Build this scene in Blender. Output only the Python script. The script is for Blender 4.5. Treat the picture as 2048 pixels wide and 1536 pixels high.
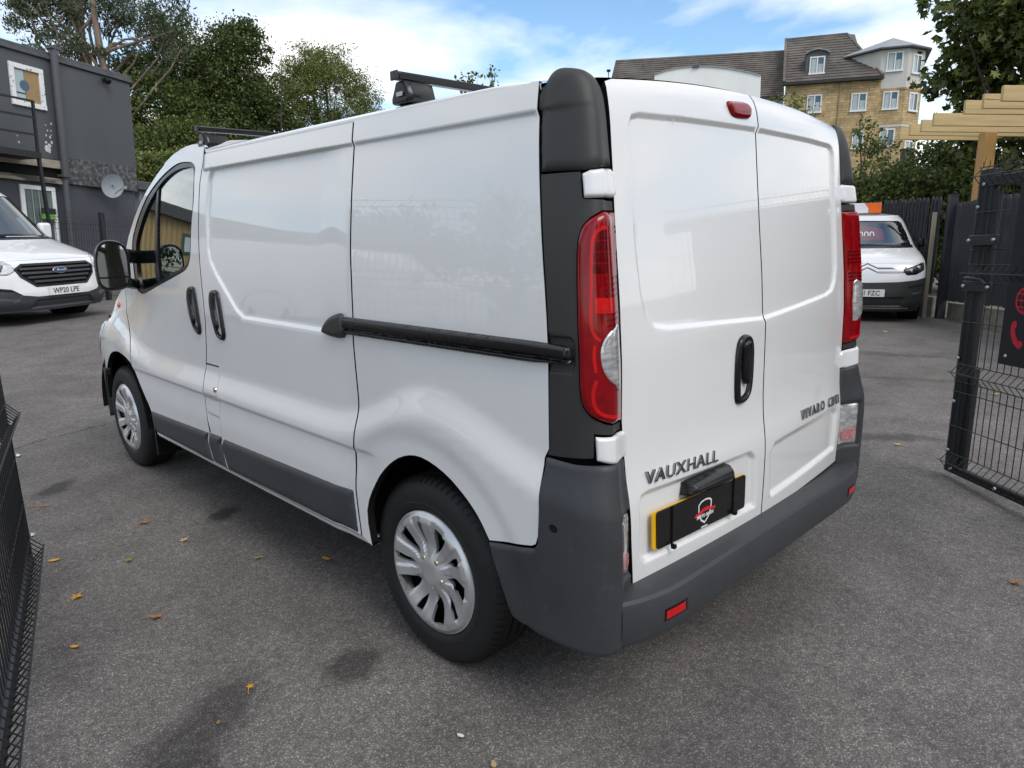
import bpy, bmesh, math, random
import numpy as np
from mathutils import Vector, Matrix
from mathutils.geometry import delaunay_2d_cdt

for _o in list(bpy.data.objects):
    bpy.data.objects.remove(_o, do_unlink=True)
scene = bpy.context.scene
COL = scene.collection
R = math.radians

# ------------------------------------------------------------------ camera
cam_data = bpy.data.cameras.new('camera')
cam = bpy.data.objects.new('camera', cam_data)
COL.objects.link(cam)
cam_data.sensor_width = 36.0
cam_data.lens = 1404.406 / 2048 * 36.0
cam_data.clip_start = 0.05
cam_data.clip_end = 2000.0
CAM_POS = Vector((-2.26385, -0.96217, 1.48314))
YAW, PITCH, ROLL = 0.78544, 0.219966, -0.0221065
_f = Vector((math.sin(YAW) * math.cos(PITCH), math.cos(YAW) * math.cos(PITCH), -math.sin(PITCH)))
_r = Vector((math.cos(YAW), -math.sin(YAW), 0.0))
_u = _r.cross(_f)
_rr = _r * math.cos(ROLL) + _u * math.sin(ROLL)
_uu = _u * math.cos(ROLL) - _r * math.sin(ROLL)
_M = Matrix((_rr, _uu, -_f)).transposed().to_4x4()
_M.translation = CAM_POS
cam.matrix_world = _M
scene.camera = cam

# ------------------------------------------------------------------ world and sun
SUN_EL, SUN_AZ = 48.0, 188.0          # azimuth clockwise from +Y
world = bpy.data.worlds.new('World')
scene.world = world
world.use_nodes = True
wt = world.node_tree
for n in list(wt.nodes):
    wt.nodes.remove(n)
def wn(t, **k):
    n = wt.nodes.new(t)
    for a, b in k.items():
        setattr(n, a, b)
    return n
w_out = wn('ShaderNodeOutputWorld')
w_bg = wn('ShaderNodeBackground')
w_bg.inputs['Strength'].default_value = 0.10
w_sky = wn('ShaderNodeTexSky', sky_type='NISHITA')
w_sky.sun_disc = False
w_sky.sun_elevation = R(SUN_EL)
w_sky.sun_rotation = R(SUN_AZ)
w_sky.air_density = 1.0
w_sky.dust_density = 0.4
w_sky.ozone_density = 1.6
w_tc = wn('ShaderNodeTexCoord')
w_sep = wn('ShaderNodeSeparateXYZ')
w_add = wn('ShaderNodeMath', operation='ADD'); w_add.inputs[1].default_value = 0.22
w_max = wn('ShaderNodeMath', operation='MAXIMUM'); w_max.inputs[1].default_value = 0.12
w_div = wn('ShaderNodeVectorMath', operation='DIVIDE')
w_cmb = wn('ShaderNodeCombineXYZ')
w_map = wn('ShaderNodeMapping')
w_map.inputs['Location'].default_value = (2.3, 1.1, 0.0)
w_map.inputs['Scale'].default_value = (1.0, 1.0, 0.0)
w_n1 = wn('ShaderNodeTexNoise'); w_n1.inputs['Scale'].default_value = 1.05; w_n1.inputs['Detail'].default_value = 9.0; w_n1.inputs['Roughness'].default_value = 0.52; w_n1.inputs['Distortion'].default_value = 0.25
w_rmp = wn('ShaderNodeValToRGB')
w_rmp.color_ramp.elements[0].position = 0.39
w_rmp.color_ramp.elements[1].position = 0.58
w_n2 = wn('ShaderNodeTexNoise'); w_n2.inputs['Scale'].default_value = 2.6; w_n2.inputs['Detail'].default_value = 6.0
w_cr = wn('ShaderNodeValToRGB')
w_cr.color_ramp.elements[0].position = 0.30; w_cr.color_ramp.elements[0].color = (7.6, 7.7, 7.9, 1)
w_cr.color_ramp.elements[1].position = 0.62; w_cr.color_ramp.elements[1].color = (10.2, 10.1, 10.0, 1)
w_mix = wn('ShaderNodeMix', data_type='RGBA')
w_tint = wn('ShaderNodeMix', data_type='RGBA', blend_type='MULTIPLY'); w_tint.inputs[0].default_value = 1.0
w_tint.inputs[7].default_value = (1.05, 1.22, 1.28, 1)
L = wt.links.new
L(w_tc.outputs['Generated'], w_sep.inputs[0])
L(w_sep.outputs['Z'], w_add.inputs[0]); L(w_add.outputs[0], w_max.inputs[0])
for i in range(3):
    L(w_max.outputs[0], w_cmb.inputs[i])
L(w_tc.outputs['Generated'], w_div.inputs[0]); L(w_cmb.outputs[0], w_div.inputs[1])
L(w_div.outputs[0], w_map.inputs['Vector'])
L(w_map.outputs[0], w_n1.inputs['Vector']); L(w_map.outputs[0], w_n2.inputs['Vector'])
L(w_n1.outputs[0], w_rmp.inputs[0]); L(w_n2.outputs[0], w_cr.inputs[0])
L(w_rmp.outputs[0], w_mix.inputs[0])
L(w_sky.outputs[0], w_tint.inputs[6]); L(w_tint.outputs[2], w_mix.inputs[6]); L(w_cr.outputs[0], w_mix.inputs[7])
L(w_mix.outputs[2], w_bg.inputs['Color']); L(w_bg.outputs[0], w_out.inputs['Surface'])

sun_data = bpy.data.lights.new('sun', 'SUN')
sun_data.energy = 1.3
sun_data.angle = R(30)
sun_data.color = (1.0, 0.94, 0.86)
sun = bpy.data.objects.new('sun', sun_data)
COL.objects.link(sun)
_sd = Vector((math.sin(R(SUN_AZ)) * math.cos(R(SUN_EL)), math.cos(R(SUN_AZ)) * math.cos(R(SUN_EL)), math.sin(R(SUN_EL))))
sun.rotation_euler = _sd.to_track_quat('Z', 'Y').to_euler()
sun.location = (0, 0, 30)

vs = scene.view_settings
vs.view_transform = 'Standard'
vs.look = 'None'
vs.exposure = 0.60
vs.gamma = 1.0
vs.use_curve_mapping = False
scene.render.engine = 'CYCLES'

# ------------------------------------------------------------------ materials
MATS = {}
def nodes_of(name):
    m = bpy.data.materials.new(name)
    m.use_nodes = True
    nt = m.node_tree
    b = nt.nodes['Principled BSDF']
    return m, nt, b
def setin(b, key, v):
    if key in b.inputs:
        b.inputs[key].default_value = v
def pm(name, col, rough=0.5, metal=0.0, var=0.12, scale=8.0, bump=0.0, bscale=60.0, coat=0.0, coatr=0.03, spec=0.5, rvar=0.1, stretch=(1, 1, 1), col2=None, c2lo=0.5, c2hi=0.6, c2scale=3.0, trans=0.0, alpha=1.0, ior=1.45):
    """Principled surface whose colour and gloss wander with noise; col2 adds a second colour in patches"""
    if name in MATS:
        return MATS[name]
    m, nt, b = nodes_of(name)
    lk = nt.links.new
    tc = nt.nodes.new('ShaderNodeTexCoord')
    mp = nt.nodes.new('ShaderNodeMapping'); mp.inputs['Scale'].default_value = stretch
    lk(tc.outputs['Object'], mp.inputs['Vector'])
    n1 = nt.nodes.new('ShaderNodeTexNoise'); n1.inputs['Scale'].default_value = scale; n1.inputs['Detail'].default_value = 6
    lk(mp.outputs[0], n1.inputs['Vector'])
    mr = nt.nodes.new('ShaderNodeMapRange')
    mr.inputs['From Min'].default_value = 0.25; mr.inputs['From Max'].default_value = 0.75
    mr.inputs['To Min'].default_value = 1 - var; mr.inputs['To Max'].default_value = 1 + var
    lk(n1.outputs[0], mr.inputs['Value'])
    mx = nt.nodes.new('ShaderNodeMix'); mx.data_type = 'RGBA'; mx.blend_type = 'MULTIPLY'
    mx.inputs[0].default_value = 1.0
    mx.inputs[6].default_value = (*col, 1)
    lk(mr.outputs[0], mx.inputs[7])
    src = mx.outputs[2]
    if col2 is not None:
        n3 = nt.nodes.new('ShaderNodeTexNoise'); n3.inputs['Scale'].default_value = c2scale; n3.inputs['Detail'].default_value = 8
        lk(mp.outputs[0], n3.inputs['Vector'])
        m3 = nt.nodes.new('ShaderNodeMapRange'); m3.inputs['From Min'].default_value = c2lo; m3.inputs['From Max'].default_value = c2hi
        lk(n3.outputs[0], m3.inputs['Value'])
        x3 = nt.nodes.new('ShaderNodeMix'); x3.data_type = 'RGBA'
        lk(m3.outputs[0], x3.inputs[0]); lk(src, x3.inputs[6]); x3.inputs[7].default_value = (*col2, 1)
        src = x3.outputs[2]
    lk(src, b.inputs['Base Color'])
    r2 = nt.nodes.new('ShaderNodeMapRange')
    r2.inputs['To Min'].default_value = max(0.0, rough - rvar); r2.inputs['To Max'].default_value = min(1.0, rough + rvar)
    lk(n1.outputs[0], r2.inputs['Value']); lk(r2.outputs[0], b.inputs['Roughness'])
    setin(b, 'Metallic', metal); setin(b, 'Coat Weight', coat); setin(b, 'Coat Roughness', coatr)
    setin(b, 'Specular IOR Level', spec); setin(b, 'Transmission Weight', trans); setin(b, 'IOR', ior)
    if bump > 0:
        n2 = nt.nodes.new('ShaderNodeTexNoise'); n2.inputs['Scale'].default_value = bscale; n2.inputs['Detail'].default_value = 5
        lk(mp.outputs[0], n2.inputs['Vector'])
        bp = nt.nodes.new('ShaderNodeBump'); bp.inputs['Strength'].default_value = bump; bp.inputs['Distance'].default_value = 0.01
        lk(n2.outputs[0], bp.inputs['Height']); lk(bp.outputs[0], b.inputs['Normal'])
    MATS[name] = m
    return m
def glass_mat(name, tint=(0.55, 0.7, 0.68), extra=0.06, rough=0.0):
    m, nt, b = nodes_of(name)
    lk = nt.links.new
    out = nt.nodes['Material Output']
    nt.nodes.remove(b)
    tr = nt.nodes.new('ShaderNodeBsdfTransparent'); tr.inputs[0].default_value = (*tint, 1)
    gl = nt.nodes.new('ShaderNodeBsdfGlossy'); gl.inputs['Roughness'].default_value = rough; gl.inputs[0].default_value = (0.95, 1, 1, 1)
    fr = nt.nodes.new('ShaderNodeFresnel'); fr.inputs[0].default_value = 1.6
    ad = nt.nodes.new('ShaderNodeMath'); ad.operation = 'ADD'; ad.inputs[1].default_value = extra; ad.use_clamp = True
    tc = nt.nodes.new('ShaderNodeTexCoord'); nz = nt.nodes.new('ShaderNodeTexNoise'); nz.inputs['Scale'].default_value = 1.5
    bp = nt.nodes.new('ShaderNodeBump'); bp.inputs['Strength'].default_value = 0.02; bp.inputs['Distance'].default_value = 0.02
    lk(tc.outputs['Object'], nz.inputs['Vector']); lk(nz.outputs[0], bp.inputs['Height']); lk(bp.outputs[0], gl.inputs['Normal'])
    mx = nt.nodes.new('ShaderNodeMixShader')
    lk(fr.outputs[0], ad.inputs[0]); lk(ad.outputs[0], mx.inputs[0]); lk(tr.outputs[0], mx.inputs[1]); lk(gl.outputs[0], mx.inputs[2])
    lk(mx.outputs[0], out.inputs['Surface'])
    return m
def leaf_mat(name, c0, c1, c2, trans=0.25, rough=0.5):
    """leaf colour picked per leaf from a stored random number"""
    m, nt, b = nodes_of(name)
    lk = nt.links.new
    out = nt.nodes['Material Output']
    at = nt.nodes.new('ShaderNodeAttribute'); at.attribute_name = 'var'
    rp = nt.nodes.new('ShaderNodeValToRGB')
    e = rp.color_ramp.elements
    e[0].color = (*c0, 1); e[0].position = 0.0
    e[1].color = (*c2, 1); e[1].position = 1.0
    k = e.new(0.55); k.color = (*c1, 1)
    lk(at.outputs['Fac'], rp.inputs[0]); lk(rp.outputs[0], b.inputs['Base Color'])
    setin(b, 'Roughness', rough); setin(b, 'Specular IOR Level', 0.35)
    tl = nt.nodes.new('ShaderNodeBsdfTranslucent'); lk(rp.outputs[0], tl.inputs[0])
    mx = nt.nodes.new('ShaderNodeMixShader'); mx.inputs[0].default_value = trans
    lk(b.outputs[0], mx.inputs[1]); lk(tl.outputs[0], mx.inputs[2]); lk(mx.outputs[0], out.inputs['Surface'])
    return m

WHITE = pm('white_paint', (0.72, 0.722, 0.72), rough=0.32, var=0.015, scale=2.0, rvar=0.05, coat=1.0, coatr=0.015, bump=0.006, bscale=3.0, stretch=(1, 1, 0.35), col2=(0.67, 0.672, 0.67), c2lo=0.50, c2hi=0.80, c2scale=2.6)
PLASTIC = pm('dark_grey_plastic', (0.038, 0.040, 0.045), rough=0.48, var=0.14, scale=5.0, bump=0.12, bscale=900.0, rvar=0.10, col2=(0.060, 0.062, 0.068), c2lo=0.60, c2hi=0.80, c2scale=24.0)
TRIM = pm('charcoal_trim', (0.029, 0.029, 0.027), rough=0.48, var=0.08, scale=5.0, bump=0.12, bscale=900.0, rvar=0.06)
BLACK = pm('black_plastic', (0.007, 0.007, 0.008), rough=0.26, var=0.2, scale=12.0)
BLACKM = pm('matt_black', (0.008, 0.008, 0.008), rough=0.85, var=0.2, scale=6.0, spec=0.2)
RUBBER = pm('tyre_rubber', (0.009, 0.009, 0.0095), rough=0.62, var=0.25, scale=14.0, bump=0.1, bscale=300.0)
HUB = pm('hubcap_silver', (0.60, 0.61, 0.62), rough=0.33, metal=0.70, var=0.10, scale=9.0)
BOLT = pm('wheel_bolt_brass', (0.62, 0.56, 0.40), rough=0.35, metal=0.8, var=0.2, scale=60.0)
STEEL = pm('galvanised_steel', (0.48, 0.49, 0.50), rough=0.4, metal=0.9, var=0.2, scale=40.0)
CHROME = pm('badge_chrome', (0.50, 0.50, 0.51), rough=0.12, metal=1.0, var=0.1, scale=30.0)
BADGE = pm('badge_dark_chrome', (0.26, 0.26, 0.265), rough=0.16, metal=1.0, var=0.2, scale=30.0)
RED = pm('lamp_red', (0.21, 0.001, 0.004), rough=0.12, var=0.25, scale=30.0, coat=0.25, spec=0.35)
REDB = pm('lamp_red_bright', (0.52, 0.006, 0.008), rough=0.2, var=0.15, scale=60.0, coat=0.2, spec=0.3)
REDD = pm('lamp_red_dark', (0.09, 0.001, 0.003), rough=0.15, var=0.3, scale=60.0, coat=0.2, spec=0.3)
CLEAR = pm('lamp_clear', (0.55, 0.55, 0.56), rough=0.14, metal=0.55, var=0.45, scale=25.0, coat=1.0, stretch=(1, 1, 4))
AMBER = pm('amber_lens', (0.55, 0.10, 0.01), rough=0.15, var=0.2, scale=60.0, coat=1.0)
YELLOW = pm('plate_yellow', (0.75, 0.42, 0.01), rough=0.35, var=0.05, scale=20.0)
PLATEW = pm('plate_white', (0.70, 0.71, 0.70), rough=0.35, var=0.05, scale=20.0)
INK = pm('plate_ink', (0.010, 0.010, 0.011), rough=0.4, var=0.2, scale=20.0)
MIRROR = pm('mirror_glass', (0.42, 0.45, 0.45), rough=0.02, metal=1.0, var=0.02, scale=5.0, rvar=0.01)
GLASS = glass_mat('van_glass', (0.55, 0.70, 0.67), 0.22)
GLASSD = glass_mat('windscreen_glass', (0.62, 0.70, 0.76), 0.14)
CABIN = pm('cab_interior', (0.03, 0.034, 0.036), rough=0.7, var=0.3, scale=6.0)

# ------------------------------------------------------------------ mesh helpers
def link(o, parent=None):
    COL.objects.link(o)
    if parent is not None:
        o.parent = parent
    return o
def tag(o, label=None, cat=None, group=None, kind=None):
    if label: o['label'] = label
    if cat: o['category'] = cat
    if group: o['group'] = group
    if kind: o['kind'] = kind
    return o
def empty(name, loc=(0, 0, 0), rz=0.0, label=None, cat=None, group=None, matrix=None):
    o = bpy.data.objects.new(name, None)
    COL.objects.link(o)
    o.empty_display_size = 0.2
    if matrix is not None:
        o.matrix_world = matrix
    else:
        o.location = loc
        o.rotation_euler = (0, 0, rz)
    return tag(o, label, cat, group)
def mesh_obj(name, verts, faces, mat, parent=None, smooth=False, normals=None):
    me = bpy.data.meshes.new(name)
    me.from_pydata([tuple(map(float, v)) for v in verts], [], [tuple(map(int, f)) for f in faces])
    me.validate(clean_customdata=False)
    if mat is not None:
        me.materials.append(mat)
    if smooth or normals is not None:
        me.polygons.foreach_set('use_smooth', [True] * len(me.polygons))
    if normals is not None and len(me.vertices) == len(normals):
        me.normals_split_custom_set_from_vertices([tuple(map(float, n)) for n in normals])
    me.update()
    return link(bpy.data.objects.new(name, me), parent)
class MB:
    """collects simple solids into one mesh"""
    def __init__(s):
        s.v = []; s.f = []
    def add(s, vs, fs):
        k = len(s.v)
        s.v += [tuple(p) for p in vs]
        s.f += [tuple(i + k for i in f) for f in fs]
        return s
    def box(s, x0, x1, y0, y1, z0, z1, rot=0.0, piv=None):
        vs = [(x, y, z) for x in (x0, x1) for y in (y0, y1) for z in (z0, z1)]
        if rot:
            px, py = piv if piv else ((x0 + x1) / 2, (y0 + y1) / 2)
            c, sn = math.cos(rot), math.sin(rot)
            vs = [(px + (x - px) * c - (y - py) * sn, py + (x - px) * sn + (y - py) * c, z) for x, y, z in vs]
        return s.add(vs, [(0, 1, 3, 2), (4, 6, 7, 5), (0, 4, 5, 1), (2, 3, 7, 6), (0, 2, 6, 4), (1, 5, 7, 3)])
    def bar(s, a, b, w, h=None, up=(0, 0, 1)):
        h = w if h is None else h
        a = Vector(a); b = Vector(b); d = (b - a).normalized(); up = Vector(up)
        sd = d.cross(up)
        if sd.length < 1e-4: sd = d.cross(Vector((1, 0, 0)))
        sd.normalize(); uu = sd.cross(d)
        vs = []
        for p in (a, b):
            for i, j in ((-1, -1), (1, -1), (1, 1), (-1, 1)):
                vs.append(p + sd * (w / 2 * i) + uu * (h / 2 * j))
        return s.add(vs, [(3, 2, 1, 0), (4, 5, 6, 7), (0, 1, 5, 4), (1, 2, 6, 5), (2, 3, 7, 6), (3, 0, 4, 7)])
    def tube(s, path, r, n=6, cap=True):
        P = [Vector(p) for p in path]
        rs = r if isinstance(r, (list, tuple)) else [r] * len(P)
        rings = []; prev = None
        for i, p in enumerate(P):
            d = (P[min(i + 1, len(P) - 1)] - P[max(i - 1, 0)]).normalized()
            if prev is None:
                a = d.cross(Vector((0, 0, 1)))
                if a.length < 1e-3: a = d.cross(Vector((1, 0, 0)))
            else:
                a = prev - d * prev.dot(d)
            a.normalize(); prev = a; b = d.cross(a)
            rings.append([p + (a * math.cos(2 * math.pi * k / n) + b * math.sin(2 * math.pi * k / n)) * rs[i] for k in range(n)])
        vs = [q for g in rings for q in g]; fs = []
        for i in range(len(P) - 1):
            for k in range(n):
                fs.append((i * n + k, i * n + (k + 1) % n, (i + 1) * n + (k + 1) % n, (i + 1) * n + k))
        if cap:
            fs.append(tuple(range(n - 1, -1, -1))); fs.append(tuple((len(P) - 1) * n + k for k in range(n)))
        return s.add(vs, fs)
    def prism(s, poly, to3, d0, d1):
        """poly in 2-D, to3(a,b,d) -> point; extruded from d0 to d1"""
        n = len(poly)
        vs = [to3(a, b, d0) for a, b in poly] + [to3(a, b, d1) for a, b in poly]
        fs = [tuple(range(n)), tuple(range(2 * n - 1, n - 1, -1))]
        for i in range(n):
            j = (i + 1) % n
            fs.append((i, i + n, j + n, j))
        return s.add(vs, fs)
    def lathe(s, prof, center, n=48, axis='x'):
        """prof = [(offset along axis, radius)]"""
        vs = []; fs = []
        for o, r in prof:
            for k in range(n):
                a = 2 * math.pi * k / n
                if axis == 'x': vs.append((center[0] + o, center[1] + r * math.cos(a), center[2] + r * math.sin(a)))
                elif axis == 'z': vs.append((center[0] + r * math.cos(a), center[1] + r * math.sin(a), center[2] + o))
                else: vs.append((center[0] + r * math.cos(a), center[1] + o, center[2] + r * math.sin(a)))
        for i in range(len(prof) - 1):
            for k in range(n):
                fs.append((i * n + k, i * n + (k + 1) % n, (i + 1) * n + (k + 1) % n, (i + 1) * n + k))
        return s.add(vs, fs)
    def build(s, name, mat, parent=None, smooth=False, bevel=0.0, seg=2):
        o = mesh_obj(name, s.v, s.f, mat, parent)
        bm = bmesh.new(); bm.from_mesh(o.data); bmesh.ops.recalc_face_normals(bm, faces=bm.faces); bm.to_mesh(o.data); bm.free()
        if smooth:
            o.data.polygons.foreach_set('use_smooth', [True] * len(o.data.polygons))
            o.data.set_sharp_from_angle(angle=R(38))
        if bevel > 0:
            m = o.modifiers.new('bevel', 'BEVEL'); m.width = bevel; m.segments = seg; m.limit_method = 'ANGLE'; m.angle_limit = R(40)
            o.data.polygons.foreach_set('use_smooth', [True] * len(o.data.polygons))
            o.data.set_sharp_from_angle(angle=R(38))
        return o
def copy_tree(o, parent=None):
    c = o.copy(); COL.objects.link(c); c.parent = parent
    for ch in list(o.children):
        copy_tree(ch, c)
    return c
def text_obj(name, txt, mat, parent, size, M, extrude=0.002, shear=0.0, bold=0.0, sx=1.0, align='CENTER', space=1.0):
    """lettering as real geometry; M places the text plane (x right, y up, z out)"""
    cu = bpy.data.curves.new(name, 'FONT')
    cu.body = txt; cu.size = size; cu.extrude = extrude; cu.shear = shear; cu.offset = bold
    cu.space_character = space; cu.align_x = align; cu.align_y = 'CENTER'; cu.resolution_u = 2
    t = bpy.data.objects.new(name, cu)
    COL.objects.link(t)
    bpy.context.view_layer.update()
    me = bpy.data.meshes.new_from_object(t.evaluated_get(bpy.context.evaluated_depsgraph_get()))
    bpy.data.objects.remove(t, do_unlink=True)
    me.transform(Matrix.Diagonal((sx, 1, 1, 1)))
    me.transform(M)
    me.materials.clear(); me.materials.append(mat)
    me.name = name
    return link(bpy.data.objects.new(name, me), parent)
def frame(o, x, y, z=None):
    """matrix from origin, x axis, y axis"""
    x = Vector(x).normalized(); y = Vector(y); z = x.cross(y).normalized(); y = z.cross(x)
    m = Matrix((x, y, z)).transposed().to_4x4(); m.translation = Vector(o)
    return m

# ---- panels: polygons in a surface's own two coordinates, triangulated and lifted onto it
def poly_area(p):
    p = np.asarray(p); q = np.roll(p, -1, 0)
    return 0.5 * np.sum(p[:, 0] * q[:, 1] - q[:, 0] * p[:, 1])
def resample(p, step):
    p = np.asarray(p, float); out = []
    for a, b in zip(p, np.roll(p, -1, 0)):
        n = max(1, int(np.ceil(np.linalg.norm(b - a) / step)))
        for k in range(n):
            out.append(a + (b - a) * k / n)
    return np.array(out)
def spline(p, per=6):
    p = np.asarray(p, float); n = len(p); out = []
    for i in range(n):
        a, b, c, d = p[i - 1], p[i], p[(i + 1) % n], p[(i + 2) % n]
        for k in range(per):
            t = k / per
            out.append(0.5 * (2 * b + (c - a) * t + (2 * a - 5 * b + 4 * c - d) * t * t + (3 * b - a - 3 * c + d) * t ** 3))
    return np.array(out)
def rounded(p, r, seg=4):
    """polygon with rounded corners"""
    p = np.asarray(p, float); n = len(p); out = []
    for i in range(n):
        a, b, c = p[i - 1], p[i], p[(i + 1) % n]
        u = (a - b); v = (c - b); lu = np.linalg.norm(u); lv = np.linalg.norm(v)
        k = min(r, lu * 0.45, lv * 0.45)
        q0 = b + u / lu * k; q1 = b + v / lv * k
        for s in range(seg + 1):
            t = s / seg
            out.append((1 - t) ** 2 * q0 + 2 * t * (1 - t) * b + t * t * q1)
    return np.array(out)
def inset(p, d):
    p = np.asarray(p, float)
    if poly_area(p) < 0: p = p[::-1]
    e0 = p - np.roll(p, 1, 0); e1 = np.roll(p, -1, 0) - p
    def nrm(e):
        l = np.linalg.norm(e, axis=1, keepdims=True); l[l < 1e-9] = 1
        return np.stack([-e[:, 1], e[:, 0]], 1) / l
    n = nrm(e0) + nrm(e1); l = np.linalg.norm(n, axis=1, keepdims=True); l[l < 0.5] = 0.5
    return p + n / l * d * np.minimum(2 / l, 1.6)
def inside(P, poly):
    P = np.asarray(P); x, y = P[:, 0], P[:, 1]; r = np.zeros(len(P), bool)
    q = np.asarray(poly)
    for (x0, y0), (x1, y1) in zip(q, np.roll(q, -1, 0)):
        if y0 == y1: continue
        c = ((y0 > y) != (y1 > y)) & (x < (x1 - x0) * (y - y0) / (y1 - y0) + x0)
        r ^= c
    return r
def sdf(P, poly, sa=1.0):
    """positive inside; sa scales the first coordinate to metres"""
    P = np.asarray(P, float) * (sa, 1); q = np.asarray(poly, float) * (sa, 1)
    d = np.full(len(P), 1e9)
    for a, b in zip(q, np.roll(q, -1, 0)):
        e = b - a; l = e @ e
        if l < 1e-14: continue
        t = np.clip(((P - a) @ e) / l, 0, 1)
        d = np.minimum(d, np.hypot(*(P - a - t[:, None] * e).T))
    return np.where(inside(P, q), d, -d)
def sstep(a, b, x):
    t = np.clip((x - a) / (b - a), 0, 1)
    return t * t * (3 - 2 * t)
def panel(name, outer, fn, sign, mat, parent, grid=0.02, depth=0.015, off=0.0, holes=(), gap=0.0, sa=1.0, dome=0.0, domer=0.03, press=(), mirror=False, close=False, rows=(), seam_shade=False):
    outer = np.asarray(outer, float)
    if poly_area(outer) < 0: outer = outer[::-1]
    if gap: outer = inset(outer * (sa, 1), gap) / (sa, 1)
    o_m = resample(outer * (sa, 1), grid) / (sa, 1)
    loops = [o_m]
    for h in holes:
        h = np.asarray(h, float)
        if poly_area(h) > 0: h = h[::-1]
        loops.append(resample(h * (sa, 1), grid) / (sa, 1))
    def disp(A):
        d = np.full(len(A), off)
        if dome:
            s = np.clip(sdf(A, outer, sa) / domer, 0, 1)
            d = d + dome * np.sqrt(np.maximum(0, 1 - (1 - s) ** 2))
        for poly, dep, wid in press:
            d = d - (dep(A) if callable(dep) else dep) * sstep(-wid * 0.5, wid * 0.5, sdf(A, poly, sa))
        return d
    def base_n(A):
        e = 8e-3
        pa = (fn(A[:, 0] + e / sa, A[:, 1]) - fn(A[:, 0] - e / sa, A[:, 1]))
        pb = (fn(A[:, 0], A[:, 1] + e) - fn(A[:, 0], A[:, 1] - e))
        n = np.cross(pa, pb) * sign
        return n / np.maximum(np.linalg.norm(n, axis=1, keepdims=True), 1e-12)
    def P3(A):
        return fn(A[:, 0], A[:, 1]) + base_n(A) * disp(A)[:, None]
    def N3(A):
        e = 1.5e-3
        d1 = np.array([e / sa, 0.0]); d2 = np.array([0.0, e])
        n = np.cross(P3(A + d1) - P3(A - d1), P3(A + d2) - P3(A - d2)) * sign
        return n / np.maximum(np.linalg.norm(n, axis=1, keepdims=True), 1e-12)
    lo = outer.min(0); hi = outer.max(0)
    ga = np.arange(lo[0], hi[0], grid / sa); gb = np.arange(lo[1], hi[1], grid)
    G = np.stack(np.meshgrid(ga, gb, indexing='ij'), -1).reshape(-1, 2)
    if len(rows):
        G = np.concatenate([G] + [np.stack([ga, np.full(len(ga), zz)], 1) for zz in rows])
    if press:
        fine = []
        for poly, dep, wid in press:
            r = resample(np.asarray(poly) * (sa, 1), grid * 0.7) / (sa, 1)
            for k in (-0.5, -0.2, 0.2, 0.5):
                fine.append(inset(r * (sa, 1), wid * k) / (sa, 1))
        G = np.concatenate([G] + fine)
    if dome:
        for k in (0.06, 0.18, 0.38, 0.65, 0.95):
            G = np.concatenate([G, inset(resample(outer * (sa, 1), grid * 0.8), domer * k) / (sa, 1)])
    keep = sdf(G, outer, sa) > (grid * 0.28 if not dome else domer * 0.03)
    for h in loops[1:]:
        keep &= sdf(G, h, sa) < -grid * 0.28
    G = G[keep]
    pts = [Vector((float(a * sa), float(b))) for lp in loops for a, b in lp] + [Vector((float(a * sa), float(b))) for a, b in G]
    edges = []; k = 0
    for lp in loops:
        n = len(lp); edges += [(k + i, k + (i + 1) % n) for i in range(n)]; k += n
    r = delaunay_2d_cdt(pts, edges, [], 0, 1e-6)
    V = np.array([(v[0], v[1]) for v in r[0]]) / (sa, 1)
    F = np.array([f for f in r[2] if len(f) == 3], int)
    cen = V[F].mean(1)
    ok = inside(cen, o_m)
    for h in loops[1:]:
        ok &= ~inside(cen, h)
    F = F[ok]
    pos = P3(V); nor = N3(V)
    tri = pos[F]; fnm = np.cross(tri[:, 1] - tri[:, 0], tri[:, 2] - tri[:, 0])
    flip = np.sum(fnm * nor[F].mean(1), 1) < 0
    F[flip] = F[flip][:, ::-1]
    verts = [pos]; norms = [nor]; faces = [tuple(f) for f in F]; k = len(pos)
    if close:
        verts.append(pos - nor * depth); norms.append(-nor); faces += [tuple(i + k for i in f[::-1]) for f in F]; k += len(pos)
    if depth:
        for lp in loops:
            p = P3(lp); nn = N3(lp); q = p - nn * depth
            tng = np.roll(p, -1, 0) - np.roll(p, 1, 0)
            lat = np.cross(tng, nn) * sign; lat /= np.maximum(np.linalg.norm(lat, axis=1, keepdims=True), 1e-12)
            n = len(p)
            verts += [p, q]; norms += [lat, lat]
            for i in range(n):
                j = (i + 1) % n
                f = (k + i, k + n + i, k + n + j, k + j)
                faces.append(f if sign > 0 else f[::-1])
            k += 2 * n
    verts = np.concatenate(verts); norms = np.concatenate(norms)
    o = mesh_obj(name, verts, faces, mat, parent, normals=norms)
    def shade_seams(ob):
        if seam_shade:  # black flange faces: shade of the seams painted in, dark as rubber seals
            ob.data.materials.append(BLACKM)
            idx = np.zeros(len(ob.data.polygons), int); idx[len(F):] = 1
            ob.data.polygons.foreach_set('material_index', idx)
    shade_seams(o)
    if mirror:
        m = mesh_obj(name, verts * (-1, 1, 1), [f[::-1] for f in faces], mat, parent, normals=norms * (-1, 1, 1))
        shade_seams(m)
        return o, m
    return o

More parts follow.
